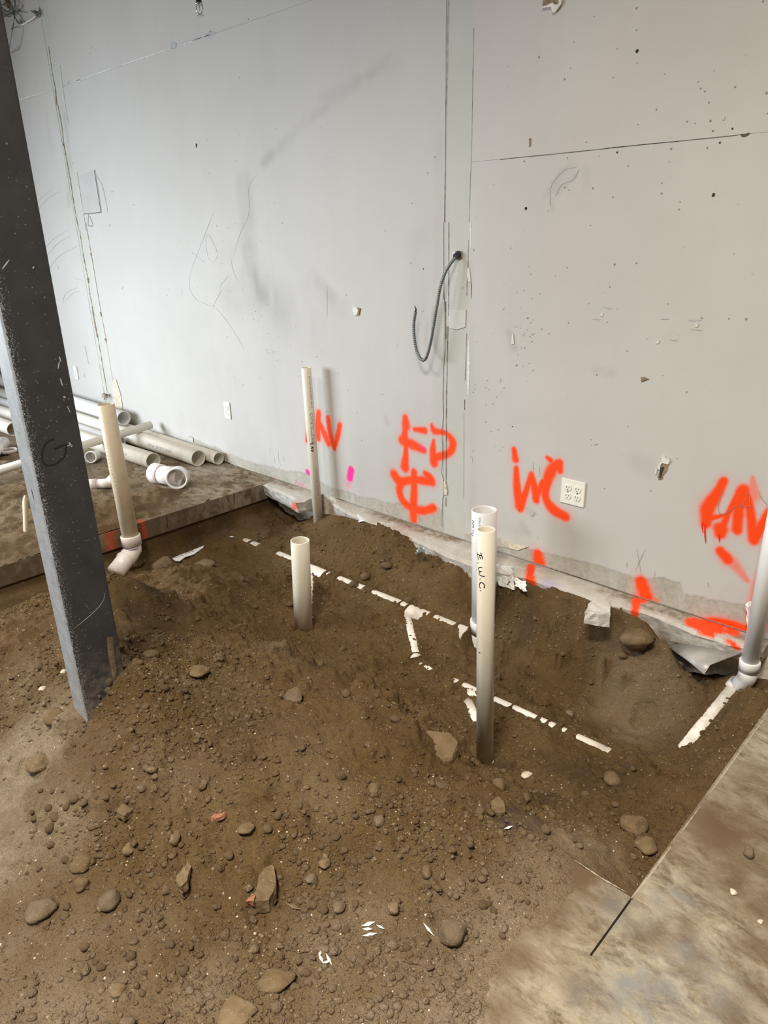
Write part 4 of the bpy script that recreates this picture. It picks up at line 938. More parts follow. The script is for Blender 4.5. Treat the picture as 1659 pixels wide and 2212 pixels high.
# electric water cooler stub
b = atd(1047, 1640, 2.61); EW = (b, ony(1050, 1143, b[1]+.01))
t = riser('drain_pipe', 'tall cream pipe stub marked E.W.C., in front of the wider pipe', EW[0], EW[1], .0302, M['pvc'])
bm = bmesh.new(); tube(bm, [b+(0, 0, -.06), b+(0, 0, -.012), b+(0, 0, -.009)], [.0345, .0345, .033], .0303, 36); obj('coupling', bm, M['pvc_white'], t, True)
CYS = cyl_surf(EW[0], EW[1], .0302)
q4 = lambda p: c4(p)
cz = lambda p: cr(p, 1000, 1080, 10.05)
for letter in ([[(308, 1135), (304, 1172)], [(300, 1165), (345, 1193), (395, 1205)], [(385, 1140), (430, 1285)], [(305, 1170), (345, 1310)], [(352, 1200), (385, 1285)]],
    [[(322, 1362), (330, 1378)]], [[(420, 1470), (350, 1462), (332, 1495), (365, 1555), (418, 1552), (362, 1560), (345, 1595), (380, 1640), (475, 1665)]], [[(366, 1708), (376, 1724)]],
    [[(378, 1925), (358, 1860), (372, 1800), (425, 1800), (468, 1850), (458, 1915)]], [[(374, 1964), (382, 1976)]]):
    strokes('marker_letter', CYS, [(cz(l), .0034 if len(l) > 2 or len(letter) > 1 else .005) for l in letter], M['ink'], t, taper=False, n=14)
dabs_ = strokes('marker_writing', CYS, [([(1035, 1409), (1037, 1411)], .005), ([(1040, 1640), (1041, 1642)], .003)], M['ink'], t, taper=False, n=4)
# water closet stub
b = atd(1045, 1352, 3.42); WC = (b, ony(1046, 1101, b[1]+.005))
t = riser('drain_pipe', 'wide white pipe stub marked W/C, partly hidden behind the tall pipe', WC[0], WC[1], .0572, M['pvc_white'], wall_t=.006)
bm = bmesh.new(); tube(bm, [b+(0, 0, -.03), b+(0, 0, .03), b+(0, 0, .034)], [.0655, .0655, .063], .0573, 40); obj('coupling', bm, M['pvc_white'], t, True)
bm = bmesh.new(); tube(bm, [b+(0, 0, -.02), b+(-.004, 0, -.05), b+(-.012, -.006, -.08), b+(-.03, -.01, -.115), b+(-.07, 0, -.16)], [.0625, .064, .064, .06, .0572], None, 36); obj('elbow', bm, M['pvc_white'], t, True)
CYS = cyl_surf(WC[0], WC[1], .0572)
for letter in ([[(200, 445), (238, 470), (202, 515), (240, 545), (208, 600), (236, 600)]], [[(245, 695), (205, 655)]], [[(222, 785), (195, 755), (197, 715), (228, 730)]]):
    strokes('marker_letter', CYS, [(cz(l), .0034) for l in letter], M['ink'], t, taper=False, n=14)
text_on('ASTM D1785  NSF-PW', .013, around(WC[1], WC[0], .0572, .018, facing(WC[1], WC[0], C0)+.28), M['print'], t)
# floor drain stub
b = atd(656, 1360, 3.55); FD = (b, ony(648, 1167, b[1]))
t = riser('drain_pipe', 'short cream pipe stub standing alone in the middle of the trench', FD[0], FD[1], .0445, M['pvc'], wall_t=.0055)
# lavatory stub beside the wall
b = atd(688, 1128, 4.36); tp = ony(661, 794, b[1]+.004); LV = (b, tp)
t = riser('drain_pipe', 'slim white pipe stub marked LAV standing close to the wall', b, tp, .0285, M['pvc'], wall_t=.004)
dr = (tp-b)/np.linalg.norm(tp-b)
bm = bmesh.new(); tube(bm, [b-dr*.10, b-dr*.01, b-dr*.008], [.037, .037, .035], .0286, 32); obj('coupling', bm, M['pvc_pink'], t, True)
bm = bmesh.new(); tube(bm, [b-dr*.034, b-dr*.030], [.0385, .0385], .0365, 32); obj('hub_ring', bm, M['pvc_white'], t, True)
fa = facing(tp, b, C0)
text_on('CHARLOTTE PIPE', .024, around(tp, b, .0285, .255, fa-.62), M['print'], t)
text_on('PVC DWV ASTM D2665  NSF-14', .013, around(tp, b, .0285, .045, fa-.72), M['print'], t)
text_on('2 INCH PVC PIPE  ASTM D1785', .013, around(tp, b, .0285, .58, fa-.62), M['print'], t)
CYS = cyl_surf(tp, b, .0285)
strokes('marker_writing', CYS, [(c3(l), .0045) for l in ([(362, 606), (342, 608), (341, 618)], [(342, 630), (360, 634), (343, 645)], [(350, 632), (351, 642)], [(362, 648), (344, 656), (361, 664)])], M['ink'], t, taper=False, smooth=False, n=10)
# lavatory stub at the right edge
b = atd(1619, 1436, 2.72); P2 = ony(1664, 1190, b[1]+.0); dr = P2-b; dr /= np.linalg.norm(dr); tp = b+dr*.95
t = empty('drain_pipe', b, 'white pipe at the right edge with a bent fitting into the trench', 'pipe')
bm = bmesh.new(); tube(bm, [b, tp], .0302, .0262, 40); obj('riser', bm, M['pvc_white'], t, True)
lp, lq, _ = LW[7]; ax0 = lp-np.array([0, 0, .0302]); ax1 = lq-np.array([0, 0, .0302]); dl = (ax1-ax0)/np.linalg.norm(ax1-ax0)
bm = bmesh.new(); tube(bm, [b-dr*.022, b+dr*.016, b+dr*.02], [.0375, .0375, .035], .0303, 36); obj('hub', bm, M['pvc_white'], t, True)
bm = bmesh.new(); pe = [b-dr*.01, b-dr*.05, (b-dr*.085)*.55+(ax0+dl*.02)*.45, ax0+dl*.05]; tube(bm, [np.array(p) for p in pe], [.034]*4, None, 36); obj('elbow', bm, M['pvc_white'], t, True)
bm = bmesh.new(); tube(bm, [ax0+dl*.03, ax0+dl*.075, ax0+dl*.08], [.0372, .0372, .035], None, 36); obj('hub', bm, M['pvc_white'], t, True)
bm = bmesh.new(); tube(bm, [ax0+dl*.03, ax1+dl*.02], .0302, None, 36); obj('lateral', bm, M['pvc_dirty'], t, True)
# leaning yellowed stub on the left
b = atd(283, 1165, 3.95); tp0 = atd(227.5, 873, 3.95); tp = np.array([b[0], b[1], ztop(b, 873)]); tp = ony(228, 873, b[1]) if abs(proj(tp)[0]-228) > 3 else tp; LF = (b, tp)
t = riser('drain_pipe', 'tall yellowed pipe stub rising from an elbow beside the steel column', b, tp, .0445, M['pvc_old'], wall_t=.0055)
dr = (tp-b)/np.linalg.norm(tp-b)
e1 = b-dr*.06; e2 = atd(272, 1208, 3.93); e3 = atd(250, 1236, 3.86)
bm = bmesh.new(); tube(bm, [b-dr*.03, b+dr*.022, b+dr*.026], [.0535, .0535, .051], .0446, 36); obj('hub', bm, M['pvc_pink'], t, True)
bm = bmesh.new(); tube(bm, [b-dr*.02, e1, (e1+e2)/2-dr*.004, e2, e3], [.0475, .048, .0485, .048, .048], None, 36); obj('elbow', bm, M['pvc_pink'], t, True)
dd = (e3-e2)/np.linalg.norm(e3-e2); bm = bmesh.new(); tube(bm, [e2, e2+dd*.006], [.0535, .0535], None, 36); obj('hub', bm, M['pvc_pink'], t, True)
CYS = cyl_surf(b-dr*.03, b, .0535)
strokes('primer_smear', CYS, [(c7b([(782, 98), (820, 112), (860, 110), (895, 92)]), .004), (c7b([(815, 118), (835, 124)]), .018)], M['purple'], t, n=12)
CYS = cyl_surf(e1, b, .0482); strokes('primer_smear', CYS, [(c7b([(840, 118), (850, 145)]), .022), (c7b([(862, 118), (870, 128)]), .012)], M['purple'], t, n=8)
CYS = cyl_surf(b, tp, .0445)
strokes('printed_text', CYS, [([(218+i*.6+random.uniform(-.4, .4), 940+i*3.2), (220+i*.6, 941.5+i*3.2)], .003) for i in range(5)]+[([(221+i*2.4, 952+i*8), (222.5+i*2.4, 953+i*8)], .003) for i in range(1, 22)], M['print'], t, taper=False, n=4)

# buried lines whose crowns show through the soil
NMS = ['crown of the buried white drain line running along the trench toward the wide pipe', 'short buried white branch pipe below the main drain line', 'tiny exposed stretch of buried branch pipe beside bare soil',
       'buried white pipe running from the tall pipe toward the right side of the trench', 'buried white coupling ring just left of the tall pipe', 'buried white pipe stub emerging at the foot of the tall pipe',
       'buried white pipe glimpsed just behind the short pipe stub', None, 'last exposed bit of buried pipe at the right bend of the trench']
for (P, Q, rad), lb in zip(LW, NMS):
    if lb is None: continue
    bm = bmesh.new(); dz = np.array([0, 0, rad]); tube(bm, [P-dz, Q-dz], rad, None, 40)
    o = obj('buried_drain_line', bm, M['pvc_dirty'], None, True); tag(o, lb, 'pipe')
P, Q, rad = LW[0]
# coupling ring on the main line
def onl(i, px, py): P, Q, r = LW[i]; ab = Q-P; R = onz(px, py, (P[2]+Q[2])/2); t = ((R-P)@ab)/(ab@ab); return P+ab*t
c = onl(0, 873, 1300); d0 = (Q-P)/np.linalg.norm(Q-P)

# ------------------------------------------------------------------ pipes stacked on the far slab
def lying(label, a, bpt, r, mat=M['pvc_pipe_pile'], name='loose_pipe', wt=.005, text=None, group='loose pipes lying on the far slab'):
    a = np.array(a, float); bpt = np.array(bpt, float)
    t = empty(name, (a+bpt)/2, label, 'pipe')
    bm = bmesh.new(); tube(bm, [a, bpt], r, r-wt, 32); obj('pipe_wall', bm, mat, t, True)
    if text:
        L = np.linalg.norm(bpt-a)
        text_on(text, .028, around(bpt, a, r, .25, facing(bpt, a, C0)+.5*-1, 1), M['print'], t)
    return t
r4, r3, r2 = .0572, .0445, .0302
def gz(x, y, r): return r+.001
lying('long wide cream pipe nearest the wall in the pile, its open end toward the trench', (-9.0, 2.50, gz(0, 0, r4)), (-4.28, 2.555, gz(0, 0, r4)), r4, text='CHARLOTTE PIPE   4in PVC')
lying('slim cream pipe tucked behind the long wide pipe, its end beside that one', (-8.5, 2.655, r3), (-4.20, 2.667, r3), r3)
lying('cream pipe of the pile whose open end lies behind the large white elbow', (-7.8, 2.16, r4+.001), (-4.47, 2.315, r4+.001), r4, text='PVC 1120  SCH 40')
lying('pale pipe lying in the middle of the pile behind the yellowed stub', (-9.0, 2.36, r3), (-5.15, 2.42, r3), r3, M['pvc_white'])
lying('wide pipe at the back of the pile ending under the crossing pipe', (-9.0, 2.60, r4+.115), (-5.42, 2.61, r4+.10), r4, M['pvc_white'])
a = atd(329-4, 920, 5.45); a = ony(326, 918, 2.64); bq = onz(-120, 1052, .05)
lying('slim cream pipe lying across the others with one end against the wall', a, bq, r2, text=None)
lying('pipe at the left edge of the photo beyond the column, upper one', (-9.0, 1.98, r4), (-6.2, 2.03, r4), r4)
t = lying('short pipe offcut at the left edge near the white cap', onz(-25, 990, .04), onz(8, 955, .04), r3, M['pvc_pink'])
# conduits
def conduit(label, a, bb, r=.012):
    t = empty('metal_conduit', (np.array(a)+np.array(bb))/2, label, 'conduit'); bm = bmesh.new(); tube(bm, [a, bb], r, r-.0015, 16); obj('conduit_tube', bm, M['metal'], t, True)
    bm = bmesh.new(); bb = np.array(bb); d = (bb-np.array(a))/np.linalg.norm(bb-np.array(a)); tube(bm, [bb-d*.04, bb-d*.005], r+.004, r+.0005, 16); obj('coupling', bm, M['chrome'], t, True)
conduit('bright metal conduit lying behind the pipes, left of the yellowed stub', ony(176, 903, 2.60), ony(218, 915, 2.62))
conduit('short bright metal conduit lying by the wall right of the crossing pipe', ony(300, 936, 2.66), ony(335, 946, 2.66))
# fittings on the slab
def fitting(name, label, parts, at):
    t = empty(name, at, label, 'pipe fitting')
    for nm, pts, ro, ri, mt in parts:
        bm = bmesh.new(); tube(bm, pts, ro, ri, 32); obj(nm, bm, mt, t, True)
    return t
A0 = onz(395, 1058, 0); X_ = np.array([1, 0, 0.]); 
ce = atd(385, 1041, np.dot(A0-C0, _f)+.02); ca = atd(345, 1036, np.dot(A0-C0, _f)+.12)
ce[2] = .070; ca[2] = .066
dv = ce-ca; dv /= np.linalg.norm(dv); dc = np.array([.75, -.62, .12]); dc /= np.linalg.norm(dc); da = dv*.9+np.array([.35, .45, 0])*0.0; da /= np.linalg.norm(da)
fitting('pipe_elbow', 'large white pipe elbow on the far slab, open socket toward the camera', [
    ('socket', [ce-dc*.045, ce+dc*.035, ce+dc*.037], [.068, .069, .066], .0575, M['pvc_white']),
    ('bend', [ca+da*.03, (ca+ce)/2+(0, 0, .0), ce-dc*.04], [.0585, .0605, .062], [.052, .052, .055], M['pvc_pink']),
    ('socket', [ca-da*.045, ca+da*.03, ca+da*.032], [.0655, .0655, .062], .0575, M['pvc_pink'])], (ce+ca)/2)
P = onz(203, 998, 0); P[2] = .042; dcc = np.array([.72, -.66, .18]); dcc /= np.linalg.norm(dcc)
fitting('pipe_coupling', 'small white pipe coupling standing by the column among the loose pipes', [
    ('socket', [P-dcc*.0, P+dcc*.05, P+dcc*.052], [.043, .043, .041], .036, M['pvc_white']), ('stub', [P-dcc*.08, P], .038, .033, M['pvc_white'])], P)
P = onz(232, 1056, 0); P[2] = .038; dq = np.array([-.55, -.8, 0.]); dq /= np.linalg.norm(dq); dp_ = np.array([.2, .75, .6]); dp_ /= np.linalg.norm(dp_)
fitting('pipe_tee', 'small dusty pipe bend lying just left of the yellowed stub', [
    ('socket', [P+dq*.06, P+dq*.10, P+dq*.103], [.036, .036, .034], .030, M['pvc_pink']), ('bend', [P+dq*.06, P, P-dq*.04], .031, None, M['pvc_pink']), ('socket', [P-dq*.02, P-dq*.02+dp_*.05], .036, .03, M['pvc_pink'])], P)
P = onz(20, 977, .012)
fitting('round_fitting', 'round white pipe cap lying on the slab at the left edge', [('rim', [P, P+(0, 0, .022), P+(0, 0, .024)], [.058, .058, .056], .051, M['pvc_pink']), ('plate', [P+(0, 0, .0), P+(0, 0, .006)], .052, None, M['pvc_pink'])], P)
# half-pipe shard stuck in the soil left of the column
vs, fs = [], []
pa = onz(55, 1158, .0); dpt = np.dot(pa-C0, _f)
for i in range(13):
    t_ = i/12; w = [3, 5, 5.5, 5.5, 5.5, 5.5, 5.5, 6, 6, 6, 6, 5, 2][i]
    for k in range(5):
        u_ = (k-2)/2; p = atd(56-2*t_+u_*w*1.0, 1160-90*t_, dpt-.02+.012*u_*u_-.07*t_); vs.append(p)
for i in range(12):
    for k in range(4): a = i*5+k; fs.append([a, a+1, a+6, a+5])
o = pyobj('pipe_shard', vs, fs, M['pvc_in'], None, True); so = o.modifiers.new('s', 'SOLIDIFY'); so.thickness = .004; tag(o, 'long narrow curved pipe shard standing in soil left of the steel column', 'pipe offcut')
# flat shard of printed pipe
def shard(label, pxs, zoff, mat, name='pipe_shard', cat='pipe offcut', th=.004):
    P = [hit(*p) for p in pxs]; c = sum(P)/len(P); z = max(p[2] for p in P)+zoff; P = [onz(px[0], px[1], z) for px in pxs]; n = len(P)
    vs = [p for p in P]+[p-np.array([0, 0, th]) for p in P]
    o = pyobj(name, vs, [list(range(n)), list(range(2*n-1, n-1, -1))]+[[i, n+i, n+(i+1) % n, (i+1) % n] for i in range(n)], mat); tag(o, label, cat); return o, z
sh, zz = shard('flat white pipe offcut with printing lying on the trench soil right of the yellowed stub', c1([(1105, 1262), (1150, 1240), (1200, 1222), (1305, 1180), (1300, 1192), (1240, 1235), (1185, 1252), (1150, 1278), (1120, 1276)]), .004, M['pvc_white'])
a_ = onz(*c1([(1128, 1262)])[0], zz+.0008); b_ = onz(*c1([(1262, 1208)])[0], zz+.0008); ux = (b_-a_)/np.linalg.norm(b_-a_); uy = np.cross([0, 0, 1.], ux)
text_on('LTE PIPE', .026, lambda x, y: a_+ux*x*1.35+uy*y, M['print'], sh)

# ------------------------------------------------------------------ wall fittings
def outlet(name, label, c, gangs, w, h):
    t = empty(name, (c[0], D, c[2]), label, 'outlet'); x, z = c[0], c[2]
    bm = bmesh.new(); box(bm, (x-w/2, D-.0075, z-h/2), (x+w/2, D-.0008, z+h/2), .0022); obj('cover_plate', bm, M['outlet'], t, False)
    for g in range(gangs):
        gxx = x+(g-(gangs-1)/2)*.046
        for s in (-1, 1):
            zc = z+s*.0195; bm = bmesh.new(); tube(bm, [(gxx, D-.0072, zc), (gxx, D-.0102, zc), (gxx, D-.0107, zc)], [.0168, .0168, .0158], None, 24)
            for v in bm.verts: v.co.z = zc+max(-.0135, min(.0135, v.co.z-zc))
            f = obj('receptacle', bm, M['outlet'], t)
            for dx, hh in ((-.0062, .0085), (.0062, .0068)):
                bm = bmesh.new(); box(bm, (gxx+dx-.0014, D-.0111, zc+.001-hh/2+.002), (gxx+dx+.0014, D-.0106, zc+.001+hh/2+.002)); obj('slot', bm, M['hole'], f)
            bm = bmesh.new(); tube(bm, [(gxx, D-.0106, zc-.0078), (gxx, D-.0111, zc-.0078)], .0026, None, 12); obj('slot', bm, M['hole'], f)
        bm = bmesh.new(); tube(bm, [(gxx, D-.0074, z), (gxx, D-.009, z)], .0032, None, 14); obj('screw', bm, M['chrome'], t)
outlet('wall_outlet', 'square almond four-socket outlet plate beside the orange WC lettering', (-1.473, 0, .4085), 2, .1165, .115)
outlet('wall_outlet', 'almond two-socket outlet plate low on the wall right of the stacked pipes', (-4.096, 0, .395), 1, .070, .114)
outlet('wall_outlet', 'almond two-socket outlet plate far left, between column and far joint', (-6.41, 0, .40), 1, .070, .114)

# armoured cable
cb = empty('armoured_cable', ony(990, 550, D), 'grey armoured electrical cable hanging in a hook from a hole in the wall joint', 'cable')
cpx = c8([(482, 222), (455, 242), (420, 285), (385, 345), (352, 440), (330, 560), (308, 690), (285, 820), (262, 905), (240, 942), (212, 925), (188, 870), (174, 790), (170, 700), (182, 610)])
dep = [-.01, .02, .045, .06, .07, .075, .075, .075, .075, .075, .075, .072, .07, .068, .066]
P3 = [ony(x, y, D-q) for (x, y), q in zip(cpx, dep)]
n = len(P3); fine = []
for i in range(n-1):
    a, b, c, d = P3[max(i-1, 0)], P3[i], P3[i+1], P3[min(i+2, n-1)]
    for t_ in np.linspace(0, 1, 12)[:-1]: fine.append(.5*((2*b)+(c-a)*t_+(2*a-5*b+4*c-d)*t_**2+(3*b-a-3*c+d)*t_**3))
fine = np.array(fine+[P3[-1]]); s = np.r_[0, np.cumsum(np.linalg.norm(np.diff(fine, axis=0), axis=1))]; tt = np.arange(0, s[-1], .0022)
fine = np.stack([np.interp(tt, s, fine[:, k]) for k in range(3)], 1)
bm = bmesh.new(); tube(bm, list(fine), [.0072+.0011*math.sin(i*2*math.pi/4) for i in range(len(fine))], None, 12); obj('sheath', bm, M['armour'], cb, True)
e = P3[-1]; bm = bmesh.new(); tube(bm, [e, e+(.003, 0, .012), ony(*c8([(176, 572)])[0], D-.066)], [.0045, .0035, .002], None, 8); obj('wire_end', bm, M['black'], cb, True)
bm = bmesh.new(); tube(bm, [e+(0, 0, .004), e+(.01, -.004, .006)], [.003, .0015], None, 8); obj('wire_end', bm, M['black'], cb, True)
bm = bmesh.new(); P = ony(*c8([(476, 222)])[0], D); tube(bm, [P+(0, -.001, 0), P+(0, -.026, -.006)], [.018, .012], None, 14); obj('clamp', bm, M['black'], cb)
blob('broken_hole', c8([(440, 205), (470, 196), (502, 200), (502, 240), (478, 262), (448, 250)]), .0028, M['tear'], wall, .001)
blob('plaster_chip', c8([(440, 205), (452, 198), (464, 210), (456, 232), (442, 236)]), .003, M['white'], wall, .004)

# sprinkler head hanging in front of the wall
sp = atd(430.5, 15, 3.4)
t = empty('sprinkler_head', sp, 'small chrome fire sprinkler head hanging on a black drop pipe at the top', 'sprinkler')
bm = bmesh.new(); tube(bm, [sp+(0, 0, .018), sp+(0, 0, 4.8-sp[2])], .0135, None, 16); obj('drop_pipe', bm, M['black'], t, True)
bm = bmesh.new(); tube(bm, [sp+(0, 0, .008), sp+(0, 0, .017)], [.019, .017], None, 16); obj('collar', bm, M['chrome'], t, True)
for s_ in (-1, 1):
    bm = bmesh.new(); tube(bm, [sp+(s_*.009, s_*.009, .008), sp+(s_*.0115, s_*.0115, -.004), sp+(s_*.009, s_*.009, -.018), sp+(s_*.001, s_*.001, -.030)], .0022, None, 8); obj('frame_arm', bm, M['chrome'], t, True)
bm = bmesh.new(); tube(bm, [sp+(0, 0, .006), sp+(0, 0, -.012)], .0022, None, 8); obj('glass_bulb', bm, M['chrome'], t, True)
bm = bmesh.new(); tube(bm, [sp+(0, 0, -.031), sp+(0, 0, -.034)], .0165, None, 16); obj('deflector', bm, M['chrome'], t, True)

# tangle of wires at the top left
t = empty('wire_bundle', ony(22, 12, D), 'tangle of thin dark wires hanging from the wall at the upper left corner', 'wire')
for k, (l, d_) in enumerate([([(0, 30), (40, 70), (75, 40), (60, 10)], .05), ([(0, 60), (40, 85), (90, 60), (85, -10)], .06), ([(0, 105), (50, 90), (80, 50)], .08), ([(75, 40), (85, 100), (70, 200), (50, 322)], .09), ([(90, 0), (88, 80), (78, 170)], .07),
    ([(30, 30), (60, 55), (100, 120), (125, 148), (100, 130)], .05), ([(10, 30), (50, 20), (70, 45)], .04), ([(0, 75), (60, 100), (75, 60)], .06), ([(185, 65), (215, 85), (235, 105)], .03), ([(205, 60), (222, 90), (225, 70)], .03), ([(238, 60), (215, 95)], .03), ([(50, 320), (48, 300)], .09), ([(66, 172), (78, 172)], .08)]):
    q = smoothline(c2(l), 16); bm = bmesh.new(); tube(bm, [ony(x, y, D-d_*(.3+.7*math.sin(i/15*2.2))) for i, (x, y) in enumerate(q)], .0035, None, 6); obj('wire', bm, M['armour'], t, True)
bm = bmesh.new(); q = smoothline(c2([(215, 95), (180, 120), (125, 148), (100, 125)]), 14); tube(bm, [ony(x, y, D-.03) for x, y in q], .006, None, 8); obj('wire', bm, M['white'], t, True)
bm = bmesh.new(); P = ony(*c2([(55, 25)])[0], D); tube(bm, [P, P+(0, -.03, 0)], [.03, .022], None, 10); obj('junction', bm, M['tear'], t)
blob('plaster_chip', c2([(110, 60), (130, 72), (170, 78), (205, 62), (240, 50), (245, 100), (200, 130), (130, 152), (105, 128), (95, 80)]), .0012, M['patch'], wall, .01)
# frayed knot at the foot of the far joint
t = empty('wire_stub', ony(233, 853, D), 'frayed stub of cut wires at the foot of the far wall joint', 'wire')
for a0 in range(7):
    an = a0*.9; P = ony(233, 853, D-.01); bm = bmesh.new(); tube(bm, [P, P+(.03*math.cos(an), -.03, .02*math.sin(an)), P+(.05*math.cos(an), -.03, .025*math.sin(an)-.01)], .004, None, 6); obj('wire', bm, M['tear'], t, True)

# ------------------------------------------------------------------ stones that can be told apart
def mpx(P): return np.dot(np.array(P)-C0, _f)/FPX
VAR = {}
def stone(label, px, py, w, h, kind='rock', ang=.4, rot=0, tall=.62, sink=.28, name='stone', cat='stone', sub=3, group=None, deep=None):
    P = hit(px, py+h*.15); m = mpx(P); rx = w*m/2; rz = h*m/2
    bm = stone_bm(hash((px, py)) % 9973, sub, ang)
    ry = deep*m/2 if deep else (rx+rz)/2*1.05
    hgt = max(rz*tall*1.25, rx*.35)
    bmesh.ops.scale(bm, vec=(rx, ry, hgt), verts=bm.verts)
    # turn so the width lies across the view, then tilt by rot in the ground plane
    bmesh.ops.rotate(bm, cent=(0, 0, 0), matrix=Matrix.Rotation(math.radians(44)+rot, 3, 'Z'), verts=bm.verts)
    o = obj(name, bm, M[kind], None, True); zz = P[2]+hgt*(1-2*sink)
    Pc = onz(px, py, zz) if abs(P[2]+hgt*.3-zz) < 1 else P
    o.location = (Pc[0], Pc[1], hz(Pc[0], Pc[1])*.5+P[2]*.5+hgt*(1-2*sink) if gx[0] < Pc[0] < gx[-1] and P[2] > -.9 and Pc[0] < TX1+.0 else P[2]+hgt*.7)
    return tag(o, label, cat, group)
st = stone
st('smooth tan cobble on the left slope of the heap, just inside the left edge', 80, 1650, 52, 46, 'rock_light', .1)
st('lumpy grey-brown stone low on the left, widest of the stones there', 89, 1969, 66, 50, 'rock_grey', .5)
st('round grey cobble with a pale cap low on the left half of the heap', 236, 1946, 46, 48, 'rock_grey', .2)
st('angular trapezoid stone near the bottom, right of the pale splinters', 975, 2010, 66, 62, 'rock_grey', .9, .2, .75, .2)
st('angular flat stone right of the heap near the sawn slab edge, upper of two', 1368, 1780, 60, 56, 'rock', .9, .1)
st('flat rounded stone just below the angular stone near the slab edge', 1395, 1824, 52, 40, 'rock', .5)
st('round buried cobble left of the column foot', 117, 1550, 42, 46, 'rock', .3)
st('brown stone on the trench soil right of the white elbow', 352, 1218, 48, 38, 'rock_light', .6)
st('low brown stone right of the printed pipe offcut', 443, 1218, 46, 26, 'rock_light', .6)
st('grey stone tilted on the crest of the heap in the middle', 635, 1506, 42, 46, 'rock_grey', .8, .3, .8)
st('dark soil-caked rock leaning against the broken slab strip', 1382, 1366, 78, 54, 'rock', .7, -.3, .8, .2)
st('flat oval stone right of the column foot', 427, 1446, 50, 32, 'rock', .3)
st('half-buried stone above the flat oval one, right of the column', 326, 1415, 34, 26, 'rock', .4)
st('large flat rock sunk in soil at the bottom edge', 510, 2185, 92, 66, 'rock_light', .8, .3, .4, .3)
st('pale rounded stone cut by the bottom edge', 276, 2210, 34, 26, 'rock_grey', .3)
st('long flat clod low in the middle, above the large flat rock', 600, 2118, 88, 30, 'rock', .8, .2, .6)
st('egg-shaped stone at left with smaller pebbles around it', 174, 1865, 46, 36, 'rock', .2)
st('round stone below the egg-shaped one at left', 175, 1910, 30, 34, 'rock', .2)
st('spotted stone with pale face near the bottom left', 253, 2137, 36, 30, 'rock_light', .4)
st('pointed drop-shaped stone at left centre', 278, 1834, 28, 34, 'rock_light', .6)
st('faceted brown stone in the left centre, paired with a smaller one', 377, 1807, 28, 36, 'rock_light', .7)
st('tan pitted pebble left of the angular trapezoid stone', 850, 1960, 28, 30, 'rock_light', .6)
st('oval stone on the slope between the heap and the tall pipe', 808, 1704, 26, 38, 'rock', .3)
st('wide oval stone in the centre-left of the heap face', 530, 1790, 38, 26, 'rock', .3)
st('upright oval stone centre right of the heap face', 819, 1774, 24, 30, 'rock_grey', .2)
st('rounded brown clod just below the foot of the tall pipe', 1076, 1696, 32, 36, 'rock', .2)
st('dark rounded stone behind the angular pair near the slab edge', 1322, 1680, 40, 32, 'rock', .4)
st('small grey pebble alone on the concrete at right', 1618, 1840, 22, 24, 'rock_grey', .3, 0, .9, .05)
st('pale pebble alone on the concrete below the grey one', 1584, 1926, 16, 12, 'pebble_pale', .5, 0, .8, .05)
st('tan pebble on the concrete near the right edge', 1643, 1990, 12, 8, 'pebble_pale', .5, 0, .8, .05)
st('smooth pinkish pebble on the flat soil right of the tall pipe', 1231, 1541, 20, 18, 'rock_light', .1)
st('round pebble in the centre of the lower heap', 732, 1959, 28, 30, 'rock_grey', .2)
st('rust-tinted pebble in the centre-left of the lower heap', 701, 1864, 24, 28, 'rock_light', .3)
st('pale jagged stone right of the tall pipe foot', 1138, 1675, 28, 14, 'pebble_pale', .8)
st('grey pebble beside the left stone pair, lower middle', 671, 1897, 26, 22, 'rock_grey', .4)
st('upright egg stone in the lower centre', 921, 1884, 22, 38, 'rock', .2)
st('knobbly light stone left of the column on the heap slope', 92, 1487, 16, 14, 'pebble_pale', .8)
st('small pale stone beside the left face of the column', 137, 1452, 16, 14, 'pebble_pale', .7)
# slabby pieces of broken concrete standing in the soil
def slabrock(label, outline, dpt, kind, name='concrete_chunk', lift=.02, cat='rubble', tiltz=0, dz=0):
    P = [hit(*p) for p in outline]; zc = np.mean([p[2] for p in P]); m = len(P)
    cpt = hit(np.mean([p[0] for p in outline]), np.mean([p[1] for p in outline])); d0 = np.dot(cpt-C0, _f)
    top = []
    for p in outline:
        q = onz(p[0], p[1], zc+lift+dz+tiltz*(np.mean([o[1] for o in outline])-p[1])/100); top.append(q)
    c = sum(top)/m; bm = bmesh.new()
    v0 = [bm.verts.new(q+(c-q)*.06+np.array([0, 0, .004])) for q in top]; v1 = [bm.verts.new(q-np.array([0, 0, .006])) for q in top]; v2 = [bm.verts.new(q+(c-q)*-.03-np.array([0, 0, dpt])) for q in top]
    bm.faces.new(v0)
    for A_, B_ in ((v0, v1), (v1, v2)):
        for i in range(m): bm.faces.new([A_[i], B_[i], B_[(i+1) % m], A_[(i+1) % m]])
    bm.faces.new(list(reversed(v2))); bmesh.ops.recalc_face_normals(bm, faces=bm.faces[:])
    bmesh.ops.triangulate(bm, faces=[f for f in bm.faces if len(f.verts) > 4])
    bmesh.ops.subdivide_edges(bm, edges=bm.edges[:], cuts=2, use_grid_fill=True)
    for v in bm.verts: v.co += mn.noise_vector(v.co*55)*.005+mn.noise_vector(v.co*160)*.0018
    o = obj(name, bm, M[kind], None, False); return tag(o, label, cat)
slabrock('large flat broken slab piece tilted in the soil left of the tall pipe', [(875, 1612), (888, 1588), (925, 1578), (975, 1584), (992, 1605), (978, 1640), (925, 1652), (884, 1664)], .04, 'clod', tiltz=.03)
slabrock('long bent stone with a brick-red end in the lower middle', [(560, 1890), (575, 1872), (592, 1868), (596, 1890), (594, 1925), (580, 1950), (548, 1952), (530, 1946), (550, 1932)], .03, 'rock', 'stone', .022, 'stone')
